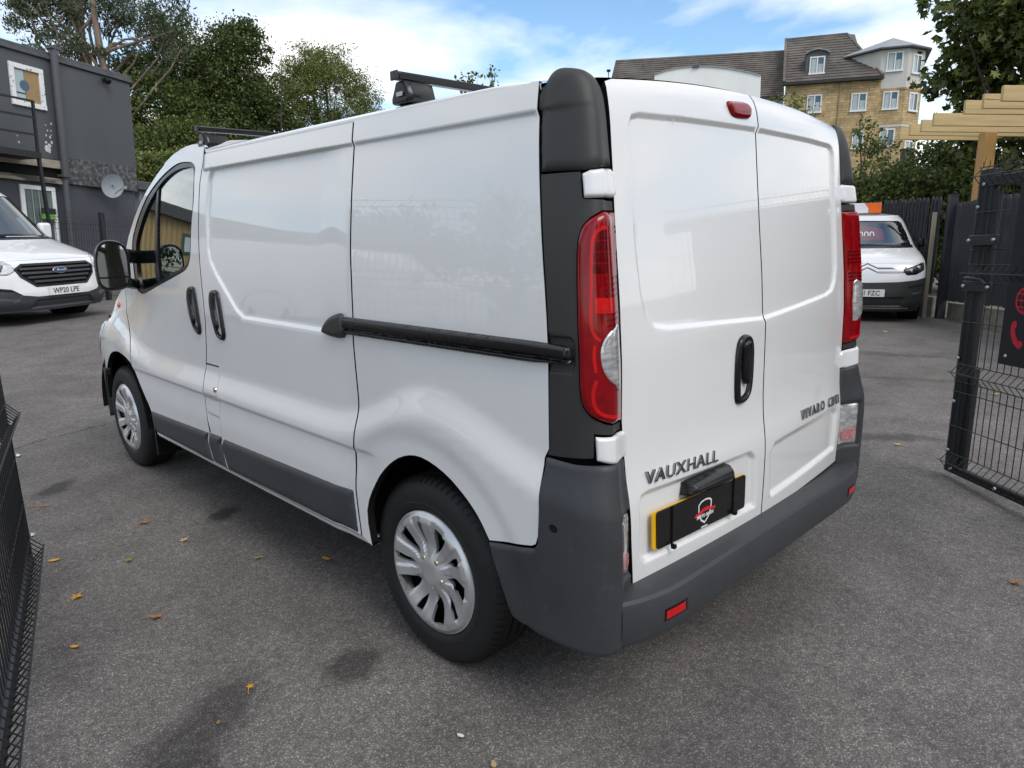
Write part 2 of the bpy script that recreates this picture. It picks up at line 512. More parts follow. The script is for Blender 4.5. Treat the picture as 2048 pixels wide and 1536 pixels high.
# ------------------------------------------------------------------ ground
def gz(x, y):
    return 0.28 * sstep(4.5, 11.5, y) - 0.018 * np.log1p(np.exp((np.minimum(x, 30) - 2.5) * 1.5)) / 1.5
def asphalt():
    m, nt, b = nodes_of('asphalt')
    lk = nt.links.new
    N = nt.nodes.new
    tc = N('ShaderNodeTexCoord')
    def noise(scale, detail=4, rough=0.5):
        n = N('ShaderNodeTexNoise'); n.inputs['Scale'].default_value = scale; n.inputs['Detail'].default_value = detail; n.inputs['Roughness'].default_value = rough
        lk(tc.outputs['Object'], n.inputs['Vector']); return n
    def mr(src, a, b_, c, d):
        n = N('ShaderNodeMapRange'); n.inputs['From Min'].default_value = a; n.inputs['From Max'].default_value = b_; n.inputs['To Min'].default_value = c; n.inputs['To Max'].default_value = d
        lk(src, n.inputs['Value']); return n.outputs[0]
    def mul(a, c):
        n = N('ShaderNodeMath'); n.operation = 'MULTIPLY'; lk(a, n.inputs[0])
        if isinstance(c, float): n.inputs[1].default_value = c
        else: lk(c, n.inputs[1])
        return n.outputs[0]
    vor = N('ShaderNodeTexVoronoi'); vor.inputs['Scale'].default_value = 260.0; lk(tc.outputs['Object'], vor.inputs['Vector'])
    sp = N('ShaderNodeSeparateColor'); lk(vor.outputs['Color'], sp.inputs[0])
    agg = N('ShaderNodeValToRGB'); e = agg.color_ramp.elements
    e[0].position = 0.0; e[0].color = (0.081, 0.075, 0.071, 1); e[1].position = 1.0; e[1].color = (0.328, 0.300, 0.277, 1)
    q = e.new(0.55); q.color = (0.127, 0.115, 0.108, 1); q = e.new(0.86); q.color = (0.168, 0.154, 0.143, 1)
    lk(sp.outputs[0], agg.inputs[0])
    g = mul(mr(noise(34, 5).outputs[0], 0.3, 0.7, 0.80, 1.2), mr(noise(2.2, 8, 0.66).outputs[0], 0.3, 0.7, 0.72, 1.22))
    g = mul(g, mr(noise(0.45, 4, 0.6).outputs[0], 0.3, 0.7, 0.76, 1.16))
    # oil marks and damp patches with a shape of their own
    sepv = N('ShaderNodeSeparateXYZ'); lk(tc.outputs['Object'], sepv.inputs[0])
    wob = noise(7.0, 6, 0.65)
    def stain(cx, cy, rx, ry, dark, rot=0.0):
        mp = N('ShaderNodeMapping'); mp.vector_type = 'TEXTURE'
        mp.inputs['Location'].default_value = (cx, cy, 0); mp.inputs['Rotation'].default_value = (0, 0, rot); mp.inputs['Scale'].default_value = (rx, ry, 100)
        lk(tc.outputs['Object'], mp.inputs['Vector'])
        ln = N('ShaderNodeVectorMath'); ln.operation = 'LENGTH'; lk(mp.outputs[0], ln.inputs[0])
        ad = N('ShaderNodeMath'); ad.operation = 'ADD'; lk(ln.outputs['Value'], ad.inputs[0]); lk(mr(wob.outputs[0], 0.25, 0.75, -0.55, 0.55), ad.inputs[1])
        return mr(ad.outputs[0], 0.55, 1.25, dark, 1.0)
    for s in ((-1.14, 0.99, 0.14, 0.09, 0.40, 0.5), (-0.86, 2.67, 0.13, 0.06, 0.30, 0.75), (-1.39, 3.82, 0.16, 0.07, 0.40, 0.8), (-1.64, 1.05, 0.30, 0.12, 0.46, 0.6), (-1.85, 1.75, 0.10, 0.25, 0.72, 0.0), (-0.2, 3.45, 0.09, 0.05, 0.5, 0.6), (0.02, 3.3, 0.07, 0.05, 0.55, 0.6),
              (2.9, 0.55, 0.45, 0.10, 0.50, -0.9), (3.6, 1.2, 0.5, 0.12, 0.7, -0.8), (6.5, 1.9, 1.3, 0.16, 0.66, -1.2), (5.2, 1.0, 0.9, 0.10, 0.72, -1.1), (-1.9, 0.7, 0.3, 0.3, 0.72, 0.0)):
        g = mul(g, stain(*s))
    # crack running across to the front wheel
    mp = N('ShaderNodeMapping'); mp.vector_type = 'TEXTURE'; mp.inputs['Location'].default_value = (-1.367, 5.026, 0); mp.inputs['Rotation'].default_value = (0, 0, math.atan2(0.197, 0.719)); lk(tc.outputs['Object'], mp.inputs['Vector'])
    s2 = N('ShaderNodeSeparateXYZ'); lk(mp.outputs[0], s2.inputs[0])
    a1 = N('ShaderNodeMath'); a1.operation = 'ADD'; lk(s2.outputs['Y'], a1.inputs[0]); lk(mr(noise(5, 6, 0.7).outputs[0], 0.25, 0.75, -0.06, 0.06), a1.inputs[1])
    a2 = N('ShaderNodeMath'); a2.operation = 'ABSOLUTE'; lk(a1.outputs[0], a2.inputs[0])
    crack = mr(a2.outputs[0], 0.004, 0.018, 0.42, 1.0)
    lim = mr(s2.outputs['X'], 0.9, 2.2, 0.0, 1.0)
    cm = N('ShaderNodeMath'); cm.operation = 'MAXIMUM'; lk(crack, cm.inputs[0]); lk(lim, cm.inputs[1])
    g = mul(g, cm.outputs[0])
    mx = N('ShaderNodeMix'); mx.data_type = 'RGBA'; mx.blend_type = 'MULTIPLY'; mx.inputs[0].default_value = 1.0
    lk(agg.outputs[0], mx.inputs[6]); lk(g, mx.inputs[7])
    # moss tint towards the fence side
    mo = N('ShaderNodeMix'); mo.data_type = 'RGBA'; lk(mul(mr(noise(0.9, 6, 0.6).outputs[0], 0.50, 0.66, 0.0, 1.0), mr(sepv.outputs['X'], 2.5, 8.0, 0.0, 0.55)), mo.inputs[0])
    lk(mx.outputs[2], mo.inputs[6]); mo.inputs[7].default_value = (0.095, 0.082, 0.052, 1)
    lk(mo.outputs[2], b.inputs['Base Color'])
    lk(mr(noise(3.0, 5).outputs[0], 0.3, 0.7, 0.72, 0.92), b.inputs['Roughness'])
    setin(b, 'Specular IOR Level', 0.35)
    bp = N('ShaderNodeBump'); bp.inputs['Strength'].default_value = 0.5; bp.inputs['Distance'].default_value = 0.004
    lk(vor.outputs['Distance'], bp.inputs['Height']); bp.invert = True
    bp2 = N('ShaderNodeBump'); bp2.inputs['Strength'].default_value = 0.35; bp2.inputs['Distance'].default_value = 0.02
    lk(noise(9, 6, 0.6).outputs[0], bp2.inputs['Height']); lk(bp.outputs[0], bp2.inputs['Normal']); lk(bp2.outputs[0], b.inputs['Normal'])
    return m
ASPHALT = asphalt()
def axis_pts(lo, hi, fine_lo, fine_hi, fine, coarse):
    a = list(np.arange(fine_lo, fine_hi + 1e-6, fine)); x = fine_lo; st = fine
    while x > lo: st *= 1.35; x -= st; a.insert(0, max(x, lo))
    x = fine_hi; st = fine
    while x < hi: st *= 1.35; x += st; a.append(min(x, hi))
    return np.array(a)
gx = axis_pts(-600, 600, -8, 16, 0.5, 20); gy = axis_pts(-600, 600, -6, 20, 0.5, 20)
GX, GY = np.meshgrid(gx, gy, indexing='ij'); GZ = gz(GX, GY) + 0.004 * np.sin(GX * 1.7 + 0.6) * np.sin(GY * 1.3)
n = len(gy)
tag(mesh_obj('ground', np.stack([GX, GY, GZ], -1).reshape(-1, 3), [(i * n + j, (i + 1) * n + j, (i + 1) * n + j + 1, i * n + j + 1) for i in range(len(gx) - 1) for j in range(n - 1)], ASPHALT, None, smooth=True), kind='structure')

# ------------------------------------------------------------------ surroundings
GRAV = Vector((0.0507, 0.007, 0.9987)).normalized()      # the yard slopes a little under the van, so upright things lean in this frame
def site(origin, xdir):
    """matrix whose z is upright, x along a facade and y into the building"""
    g = GRAV; x = Vector(xdir); x = (x - g * x.dot(g)).normalized(); y = g.cross(x)
    m = Matrix((x, y, g)).transposed().to_4x4(); m.translation = Vector(origin)
    return m
def gpt(x, y, dz=0.0):
    return Vector((x, y, float(gz(np.array(x), np.array(y))) + dz))
rng = np.random.default_rng(11)

# ---- vegetation
LEAF_DK = leaf_mat('leaf_dark', (0.024, 0.043, 0.012), (0.061, 0.090, 0.021), (0.154, 0.171, 0.040))
LEAF_MID = leaf_mat('leaf_mid', (0.033, 0.055, 0.015), (0.086, 0.120, 0.026), (0.205, 0.220, 0.048))
LEAF_LT = leaf_mat('leaf_light', (0.058, 0.082, 0.021), (0.143, 0.176, 0.043), (0.297, 0.294, 0.076))
LEAF_EU = leaf_mat('leaf_eucalyptus', (0.038, 0.054, 0.029), (0.083, 0.109, 0.058), (0.168, 0.184, 0.099))
LEAF_SY = leaf_mat('leaf_sycamore', (0.037, 0.059, 0.015), (0.092, 0.128, 0.030), (0.246, 0.245, 0.061), trans=0.3)
LEAF_OR = leaf_mat('leaf_russet', (0.080, 0.056, 0.019), (0.144, 0.088, 0.029), (0.224, 0.144, 0.048))
BARK = pm('bark', (0.085, 0.070, 0.055), rough=0.9, var=0.35, scale=14.0, bump=0.6, bscale=30.0, stretch=(1, 1, 0.25))
BARKE = pm('bark_eucalyptus', (0.20, 0.15, 0.115), rough=0.85, var=0.35, scale=7.0, bump=0.3, bscale=20.0, stretch=(1, 1, 0.2), col2=(0.30, 0.25, 0.20), c2lo=0.5, c2hi=0.6)
def leaf_mesh(name, cen, size, mat, parent, shape='quad', droop=0.0, aspect=1.6, seed=0):
    """one leaf per centre, every leaf a small bent blade"""
    r = np.random.default_rng(seed)
    n = len(cen)
    a = r.normal(size=(n, 3)); a[:, 2] -= droop; a /= np.linalg.norm(a, axis=1, keepdims=True)
    b = r.normal(size=(n, 3)); b -= a * np.sum(a * b, 1, keepdims=True); b /= np.linalg.norm(b, axis=1, keepdims=True)
    c = np.cross(a, b)
    s = size * r.uniform(0.6, 1.3, n)[:, None]
    if shape == 'quad':
        P = [(-0.5, 0, 0), (0.0, 0.5 / aspect, 0.06), (0.5, 0, 0), (0.0, -0.5 / aspect, 0.06)]
        F = [(0, 1, 2), (0, 2, 3)]
    else:                                              # palmate leaf with five points
        P = [(0, -0.48, 0)]; 
        for ang, rad in ((-150, 0.20), (-165 + 360, 0.46), (150, 0.22), (128, 0.52), (108, 0.24), (90, 0.60), (72, 0.24), (52, 0.52), (30, 0.22), (-15, 0.46), (-30, 0.20)):
            P.append((rad * math.cos(R(ang)), rad * math.sin(R(ang)), -0.10 * rad))
        F = [(0, i, i + 1) for i in range(1, 11)] 
    P = np.array(P); k = len(P)
    V = (cen[:, None, :] + s[:, None, :] * (P[None, :, 0:1] * a[:, None, :] + P[None, :, 1:2] * b[:, None, :] + P[None, :, 2:3] * c[:, None, :])).reshape(-1, 3)
    FF = (np.arange(n)[:, None, None] * k + np.array(F)[None]).reshape(-1, 3)
    me = bpy.data.meshes.new(name)
    me.vertices.add(len(V)); me.vertices.foreach_set('co', V.astype(np.float32).ravel())
    nf = len(FF)
    me.loops.add(nf * 3); me.loops.foreach_set('vertex_index', FF.astype(np.int32).ravel())
    me.polygons.add(nf); me.polygons.foreach_set('loop_start', np.arange(0, nf * 3, 3, dtype=np.int32))
    at = me.attributes.new('var', 'FLOAT', 'FACE')
    at.data.foreach_set('value', np.repeat(np.clip(r.beta(2, 2.2, n), 0, 1), len(F)).astype(np.float32))
    me.materials.append(mat); me.update(calc_edges=True)
    return link(bpy.data.objects.new(name, me), parent)
def crown_points(blobs, nclump, per, clump_r, seed, shell=0.55):
    """clumps scattered through ellipsoids, leaves scattered through clumps"""
    r = np.random.default_rng(seed); out = []
    vol = np.array([b[3] * b[4] * b[5] for b in blobs]) ** 0.75; vol = vol / vol.sum()
    for (x, y, z, rx, ry, rz), w in zip(blobs, vol):
        m = max(3, int(nclump * w))
        d = r.normal(size=(m, 3)); d /= np.linalg.norm(d, axis=1, keepdims=True)
        rad = (shell + (1 - shell) * r.random(m) ** 0.7) * r.uniform(0.82, 1.16, m)
        c = np.array([x, y, z]) + d * rad[:, None] * (rx, ry, rz)
        cr = clump_r * r.uniform(0.5, 1.5, m)
        q = np.repeat(c, per, 0) + r.normal(size=(m * per, 3)) * np.repeat(cr, per)[:, None] * (0.6, 0.6, 0.45)
        out.append(q)
    return np.concatenate(out)
def branch(mb, a, b, r0, r1, seed, n=6, wob=0.08):
    rr = np.random.default_rng(seed); a = np.array(a, float); b = np.array(b, float); L_ = np.linalg.norm(b - a)
    pts = [a + (b - a) * i / n + (rr.normal(size=3) * wob * L_ / n if 0 < i < n else 0) for i in range(n + 1)]
    mb.tube([tuple(p) for p in pts], [r0 + (r1 - r0) * i / n for i in range(n + 1)], 8)
    return pts
def tree(name, base, blobs, label, cat='tree', group=None, leaf=LEAF_MID, size=0.14, nclump=300, per=60, clump_r=0.4, trunk_r=0.2, limbs=7, seed=1, shape='quad', bark=BARK, droop=0.0, aspect=1.6, shell=0.5, stems=1, trunkh=None):
    base = Vector(base)
    root = empty(name, base, 0, label, cat, group)
    mb = MB(); rr = np.random.default_rng(seed + 99)
    cen = np.array([b[:3] for b in blobs]); lo = min(b[2] - b[5] for b in blobs); mid = cen.mean(0)
    top = cen[np.argmax(cen[:, 2])]
    for s in range(stems):
        off = rr.normal(size=3) * 0.25 * (stems > 1); off[2] = 0
        tgt = np.array([top[0], top[1], top[2]]) + rr.normal(size=3) * 0.5 * (stems > 1)
        pts = branch(mb, off, tgt - np.array(base), trunk_r / math.sqrt(stems), trunk_r * 0.22, seed + s, 8, 0.05)
        for k_ in range(limbs):
            b = blobs[k_ % len(blobs)]
            st = pts[min(len(pts) - 2, 2 + k_ % 5)]
            d = rr.normal(size=3); d /= np.linalg.norm(d)
            e = np.array(b[:3]) + d * np.array(b[3:]) * 0.7 - np.array(base)
            bp = branch(mb, st, e, trunk_r * 0.35 / math.sqrt(stems), trunk_r * 0.06, seed + 31 * k_ + s, 5, 0.12)
            for q in range(2):
                d = rr.normal(size=3); d /= np.linalg.norm(d)
                branch(mb, bp[3 + q], bp[3 + q] + d * np.array(b[3:]) * 0.45, trunk_r * 0.12, trunk_r * 0.03, seed + 7 * k_ + q, 4, 0.15)
    mb.build('trunk', bark, root, smooth=True)
    pts = crown_points(blobs, nclump, per, clump_r, seed, shell) - np.array(base)
    leaf_mesh('crown', pts, size, leaf, root, shape, droop, aspect, seed)
    return root

GY0 = 0.37
tree('eucalyptus_tree', (6.9, 29.4, GY0), [(5.52, 29.92, 9.2, 1.25, 1.25, 1.07), (7.04, 30.23, 10.38, 1.67, 1.67, 1.48), (7.95, 29.08, 9.63, 1.48, 1.48, 1.3), (8.53, 26.89, 9.11, 1.1, 1.1, 1.07), (5.83, 29.25, 8.06, 1.25, 1.25, 0.71), (5.3, 30.42, 10.08, 1.07, 1.07, 0.89), (8.52, 26.54, 7.98, 0.62, 0.62, 0.53), (6.9, 30.0, 12.2, 1.8, 1.8, 1.4)], 'tall airy eucalyptus with pale bare stems rising behind the dark cabin', leaf=LEAF_EU, size=0.17, nclump=270, per=70, clump_r=0.34, trunk_r=0.34, limbs=9, seed=3, bark=BARKE, droop=0.9, aspect=3.0, shell=0.25, stems=3)
tree('broadleaf_tree', (11.8, 29.8, GY0), [(11.99, 30.08, 7.25, 2.03, 2.03, 2.14), (12.56, 30.14, 9.22, 1.32, 1.32, 1.07), (10.87, 29.19, 5.45, 1.96, 1.96, 1.65), (12.78, 28.95, 6.17, 1.5, 1.5, 1.71), (11.87, 32.06, 8.54, 0.99, 0.99, 1.1), (11.5, 29.5, 3.6, 2.2, 2.0, 1.5)], 'dense dark green tree with the highest rounded top behind the cab of the van', leaf=LEAF_DK, size=0.135, nclump=560, per=130, clump_r=0.42, trunk_r=0.3, seed=5, group='trees behind the yard')
tree('broadleaf_tree', (8.4, 28.4, GY0), [(8.6, 28.72, 5.98, 1.63, 1.63, 1.73), (8.89, 30.49, 7.9, 1.1, 1.1, 0.8), (10.23, 30.79, 8.51, 1.03, 1.03, 1.45), (7.31, 26.57, 4.26, 1.07, 1.07, 1.07), (8.83, 26.58, 4.52, 1.3, 1.3, 1.11), (8.4, 27.5, 2.6, 1.8, 1.5, 1.4)], 'bushy dark tree right beside the corner of the dark cabin', leaf=LEAF_MID, size=0.12, nclump=460, per=120, clump_r=0.38, trunk_r=0.24, seed=7, group='trees behind the yard')
tree('willow_tree', (16.3, 29.6, GY0), [(16.72, 29.85, 7.72, 2.23, 2.23, 2.12), (16.71, 30.3, 9.1, 1.41, 1.41, 0.94), (14.94, 29.99, 7.12, 1.25, 1.25, 1.37), (17.75, 28.73, 7.46, 1.06, 1.06, 1.18), (15.97, 30.9, 8.67, 1.18, 1.18, 0.82), (16.2, 29.6, 4.6, 2.2, 2.0, 1.8)], 'pale green feathery tree nearest the rear roof bar', leaf=LEAF_LT, size=0.12, nclump=440, per=115, clump_r=0.36, trunk_r=0.2, seed=9, droop=0.4, aspect=2.6, shell=0.35, stems=3, group='trees behind the yard')
tree('leafy_bush', (6.2, 23.1, GY0), [(5.9, 23.36, 3.4, 0.63, 0.63, 0.63), (6.44, 22.89, 3.61, 0.71, 0.71, 0.63), (6.2, 23.1, 2.0, 1.0, 0.8, 1.2)], 'light green bush between the cabin corner and the cab window', cat='bush', leaf=LEAF_LT, size=0.13, nclump=130, per=50, clump_r=0.25, trunk_r=0.08, seed=11, limbs=4)
tree('young_tree', (15.2, 17.9, GY0), [(14.92, 18.17, 6.34, 0.24, 0.24, 0.31), (15.18, 17.94, 6.44, 0.17, 0.17, 0.24), (15.62, 17.54, 6.56, 0.21, 0.21, 0.31), (15.3, 17.8, 5.6, 0.6, 0.5, 0.7)], 'thin sapling tips showing above the van roof by the rear bar', leaf=LEAF_MID, size=0.14, nclump=60, per=10, clump_r=0.13, trunk_r=0.05, seed=13, limbs=6)
tree('sycamore_tree', (15.9, 1.6, -0.2), [(15.37, 2.9, 5.3, 1.2, 1.2, 0.9), (15.78, 2.27, 4.61, 1.3, 1.3, 1.1), (15.37, 3.42, 4.50, 0.60, 0.60, 0.60), (15.53, 2.98, 3.78, 0.62, 0.62, 0.36), (15.47, 2.15, 3.25, 1.2, 1.2, 0.6), (14.88, 1.7, 2.24, 1.06, 1.06, 0.58), (15.04, 2.31, 2.38, 0.4, 0.4, 0.6), (16.0, 1.8, 6.2, 1.6, 1.5, 1.2)], 'sycamore with large lobed leaves above the timber pergola at the right', leaf=LEAF_SY, size=0.20, nclump=420, per=18, clump_r=0.30, trunk_r=0.22, seed=15, shape='palm', shell=0.35)
tree('ivy_hedge', (17.2, 4.2, -0.2), [(16.68, 5.06, 1.98, 0.91, 0.91, 0.50), (17.98, 4.40, 2.60, 0.80, 0.80, 0.66), (17.97, 3.77, 2.54, 0.73, 0.73, 0.73), (16.9, 5.6, 1.95, 0.5, 0.5, 0.45), (17.9, 3.01, 2.2, 0.71, 0.71, 0.65), (16.45, 4.39, 1.96, 1.06, 1.06, 0.6), (17.11, 3.72, 1.94, 0.94, 0.94, 0.6), (17.3, 4.3, 0.9, 1.6, 1.6, 0.9)], 'dense dark hedge overtopping the board fence behind the small white van', cat='hedge', leaf=LEAF_MID, size=0.095, nclump=760, per=55, clump_r=0.24, trunk_r=0.10, seed=17, shell=0.6, aspect=1.2)
tree('russet_bush', (15.5, 4.3, -0.2), [(15.51, 4.26, 1.75, 0.40, 0.36, 0.24), (15.5, 4.3, 1.2, 0.4, 0.4, 0.5)], 'low russet bush peeping over the fence beside the orange roof sign', cat='bush', leaf=LEAF_OR, size=0.07, nclump=60, per=30, clump_r=0.12, trunk_r=0.03, seed=19, limbs=3)
tree('wispy_shrub', (24.4, 11.0, 0.3), [(24.69, 11.11, 5.76, 0.52, 0.52, 0.41), (24.94, 10.72, 5.33, 0.56, 0.56, 0.26), (24.2, 11.55, 5.59, 0.37, 0.37, 0.33), (24.5, 11.0, 4.4, 0.8, 0.8, 0.8)], 'wispy olive shrub in front of the stone flats, above the right rear door', cat='shrub', leaf=LEAF_LT, size=0.13, nclump=90, per=12, clump_r=0.2, trunk_r=0.06, seed=21, limbs=7)
tree('wispy_shrub', (22.1, 7.2, 0.0), [(22.04, 7.36, 3.82, 0.41, 0.41, 0.56), (22.33, 6.99, 3.58, 0.44, 0.44, 0.47), (21.97, 7.6, 4.36, 0.16, 0.16, 0.31), (22.34, 7.2, 4.28, 0.13, 0.13, 0.38), (22.1, 7.2, 2.8, 0.6, 0.6, 0.6)], 'wispy shrub with upright shoots in front of the flats, beside the right pillar cap', cat='shrub', leaf=LEAF_MID, size=0.11, nclump=110, per=14, clump_r=0.17, trunk_r=0.05, seed=23, limbs=7)


# ---- two stacked grey cabins on the left
CAB = pm('cabin_grey_paint', (0.070, 0.074, 0.082), rough=0.55, var=0.16, scale=1.4, bump=0.05, bscale=9.0, rvar=0.12, stretch=(1, 1, 0.35))
CABL = pm('cabin_lower_paint', (0.052, 0.055, 0.066), rough=0.5, var=0.14, scale=2.0, bump=0.05, bscale=12.0, stretch=(1, 1, 0.3))
FELT = pm('roof_felt', (0.085, 0.088, 0.092), rough=0.85, var=0.25, scale=6.0, bump=0.3, bscale=40.0)
FLAKE = pm('flaking_board', (0.050, 0.050, 0.053), rough=0.9, var=0.45, scale=16.0, bump=0.8, bscale=25.0, col2=(0.19, 0.185, 0.185), c2lo=0.44, c2hi=0.76, c2scale=11.0)
BARE = pm('bare_timber_ledge', (0.30, 0.26, 0.21), rough=0.85, var=0.4, scale=9.0, bump=0.4, bscale=20.0, stretch=(0.3, 1, 1), col2=(0.06, 0.055, 0.05), c2lo=0.52, c2hi=0.60, c2scale=2.5)
UPVC = pm('white_window_frame', (0.72, 0.72, 0.71), rough=0.4, var=0.06, scale=8.0)
UPVC2 = pm('scuffed_window_frame', (0.70, 0.70, 0.69), rough=0.5, var=0.08, scale=8.0, col2=(0.16, 0.16, 0.16), c2lo=0.60, c2hi=0.66, c2scale=16.0)
PANEG = pm('window_pane_grey', (0.10, 0.13, 0.15), rough=0.08, var=0.3, scale=1.5, coat=0.6, spec=0.8)
BLIND = pm('pale_blind', (0.36, 0.44, 0.46), rough=0.5, var=0.12, scale=3.0)
CARD = pm('cardboard', (0.30, 0.20, 0.10), rough=0.8, var=0.15, scale=6.0)
IRON = pm('black_painted_iron', (0.014, 0.014, 0.016), rough=0.5, var=0.3, scale=10.0)
GREYP = pm('grey_dish', (0.30, 0.33, 0.36), rough=0.5, var=0.12, scale=12.0)
PATCH = pm('bare_paint_patch', (0.52, 0.53, 0.53), rough=0.7, var=0.2, scale=14.0)
cabM = site((0.603, 15.84, 1.356), (0.8923, 0.4489, -0.0484))
cab = empty('site_cabin', label='dark grey two-storey stacked site cabin behind the left-hand white van', cat='cabin', matrix=cabM @ Matrix.Translation((1.5, 0, -1.0)))
cabI = Matrix.Translation((-1.5, 0, 1.0))
def cb(name, mat, parent=cab, bevel=0.0, smooth=False, **k):
    mb = k.pop('mb')
    o = mb.build(name, mat, parent, bevel=bevel, smooth=smooth)
    if parent is cab:
        o.data.transform(cabI)
    else:
        o.data.transform(cabI)
    return o
mb = MB(); mb.box(-1.3, 3.46, 0.0, 4.5, 1.75, 3.72); cb('upper_wall', CAB, mb=mb, bevel=0.02)
mb = MB(); mb.box(-1.3, 3.40, 0.06, 4.5, -1.3, 1.36); cb('lower_wall', CABL, mb=mb, bevel=0.02)
mb = MB(); mb.box(-1.3, 3.50, -0.05, 4.6, 3.72, 3.80); mb.box(-1.3, 3.50, -0.025, 4.6, 3.80, 3.87); cb('roof_edge', FELT, mb=mb, bevel=0.012)
mb = MB(); mb.box(1.56, 3.43, -0.012, 0.5, 1.30, 1.84); cb('flaking_band', FLAKE, mb=mb, bevel=0.004)
mb = MB(); mb.box(-1.3, 1.46, -0.05, 0.3, 1.58, 1.745); cb('timber_ledge', BARE, mb=mb, bevel=0.006)
mb = MB(); mb.box(-1.3, 1.46, 0.03, 0.3, 1.36, 1.585); cb('dark_joint', BLACKM, mb=mb)
mb = MB(); mb.box(-1.3, 1.46, -0.06, 0.3, 1.27, 1.38); cb('timber_ledge', BARE, mb=mb, bevel=0.006)
for i in range(3):                                       # vertical board joints
    x = -0.35 + i * 0.0 - i * 0.62 + 0.55
    mb = MB(); mb.box(x, x + 0.012, -0.006, 0.01, 1.76, 3.70); cb('panel_joint', IRON, mb=mb)
def window(parent, x0, x1, z0, z1, fw, frame_mat, y=-0.02, inv=None):
    mb = MB(); mb.box(x0, x1, y - 0.02, y + 0.05, z1 - fw, z1); mb.box(x0, x1, y - 0.03, y + 0.05, z0, z0 + fw); mb.box(x0, x0 + fw, y - 0.018, y + 0.05, z0 + fw, z1 - fw); mb.box(x1 - fw, x1, y - 0.018, y + 0.05, z0 + fw, z1 - fw)
    w = mb.build('window', frame_mat, parent, bevel=0.006)
    return w
w1 = window(cab, 0.56, 1.27, 2.70, 3.49, 0.095, UPVC2); w1.data.transform(cabI)
mb = MB(); mb.box(0.65, 1.18, 0.0, 0.01, 2.79, 3.40); cb('pane', PANEG, w1, mb=mb)
mb = MB(); mb.box(0.66, 0.86, -0.006, -0.001, 2.96, 3.38); cb('blind', BLIND, w1, mb=mb)
mb = MB(); mb.box(0.66, 0.86, -0.006, -0.001, 2.79, 2.93); cb('blind', BLIND, w1, mb=mb)
mb = MB(); mb.box(0.87, 1.17, -0.006, -0.001, 2.80, 3.39); cb('cardboard_sheet', CARD, w1, mb=mb)
mb = MB(); mb.lathe([(0.0, 0.0001), (0.0, 0.10), (0.004, 0.102)], (0.86, -0.009, 3.10), 24, 'y'); cb('round_sticker', pm('sticker_teal', (0.06, 0.11, 0.16), rough=0.4, var=0.3, scale=14), w1, mb=mb)
w2 = window(cab, 0.56, 1.32, -0.10, 1.20, 0.085, UPVC, y=0.04); w2.data.transform(cabI)
mb = MB(); mb.box(0.64, 1.24, 0.055, 0.065, -0.02, 1.12); cb('pane', PANEG, w2, mb=mb)
for i in range(4):
    mb = MB(); mb.box(0.69 + i * 0.145, 0.80 + i * 0.145, 0.048, 0.053, 0.45, 1.10); cb('blind', pm('slat_blind_grey', (0.13, 0.16, 0.15), rough=0.6, var=0.15, scale=4.0), w2, mb=mb)
    mb = MB(); mb.box(0.80 + i * 0.145, 0.812 + i * 0.145, 0.030, 0.042, 0.45, 1.12); cb('window_bar', pm('bar_pale', (0.42, 0.47, 0.45), rough=0.5, var=0.1, scale=6.0), w2, mb=mb)
mb = MB(); mb.tube([(1.49, -0.10, 3.95), (1.49, -0.10, 1.45)], 0.075, 12); mb.tube([(1.49, -0.07, 1.45), (1.49, -0.07, -1.2)], 0.062, 12); mb.box(1.39, 1.60, -0.18, -0.02, 3.93, 3.985); mb.box(1.38, 1.60, -0.17, -0.0, 1.42, 1.47)
cb('downpipe', CAB, mb=mb, smooth=True)
prng = random.Random(4)
for (x, z, r_) in ((1.235, 1.95, 0.075), (1.27, 2.02, 0.04), (1.20, 2.08, 0.025), (1.33, 2.10, 0.03), (1.30, 2.20, 0.022), (1.22, 2.22, 0.018), (1.26, 2.32, 0.02), (1.34, 2.33, 0.016), (1.36, 2.47, 0.022), (1.23, 2.42, 0.012), (1.33, 2.24, 0.012), (0.62, 2.0, 0.02), (0.60, 2.12, 0.012)):
    mb = MB(); pl_ = [(x + r_ * prng.uniform(0.6, 1.2) * math.cos(a), z + r_ * prng.uniform(0.7, 1.5) * math.sin(a)) for a in np.linspace(0, 2 * math.pi, 9)[:-1]]
    mb.prism(pl_, lambda a, b, d: (a, d, b), -0.003, 0.0); cb('bare_patch', PATCH, mb=mb)
# dish, camera, stair rail, banner belong to the cabin's wall but lift away
dish = empty('satellite_dish', label='grey satellite dish on the flaking band of the dark cabin', cat='satellite dish', matrix=cabM @ Matrix.Translation((2.55, -0.05, 1.38)))
mb = MB(); prof = [(-0.02 - 0.06 * (1 - (r_ / 0.26) ** 2), r_) for r_ in np.linspace(0.001, 0.26, 8)]
mb.lathe([(-0.22 + p[0] * -1, p[1]) for p in prof], (0, 0, 0), 32, 'y'); o = mb.build('reflector', GREYP, dish, smooth=True); o.rotation_euler = (R(12), 0, R(-10))
mb = MB(); mb.tube([(0, 0.0, 0), (0, -0.12, -0.02), (0.0, -0.2, -0.02)], 0.02, 8); mb.build('bracket', STEEL, dish)
mb = MB(); mb.tube([(0.0, -0.2, -0.2), (-0.02, -0.48, -0.08)], 0.012, 6); mb.box(-0.045, 0.005, -0.54, -0.46, -0.11, -0.05); mb.build('feed_arm', GREYP, dish)
cc = empty('security_camera', label='small dark dome security camera under the cabin roof edge', cat='camera', matrix=cabM @ Matrix.Translation((2.75, 0.0, 3.62)))
mb = MB(); mb.box(-0.05, 0.05, -0.06, 0.0, -0.03, 0.05); mb.build('mount', IRON, cc, bevel=0.01)
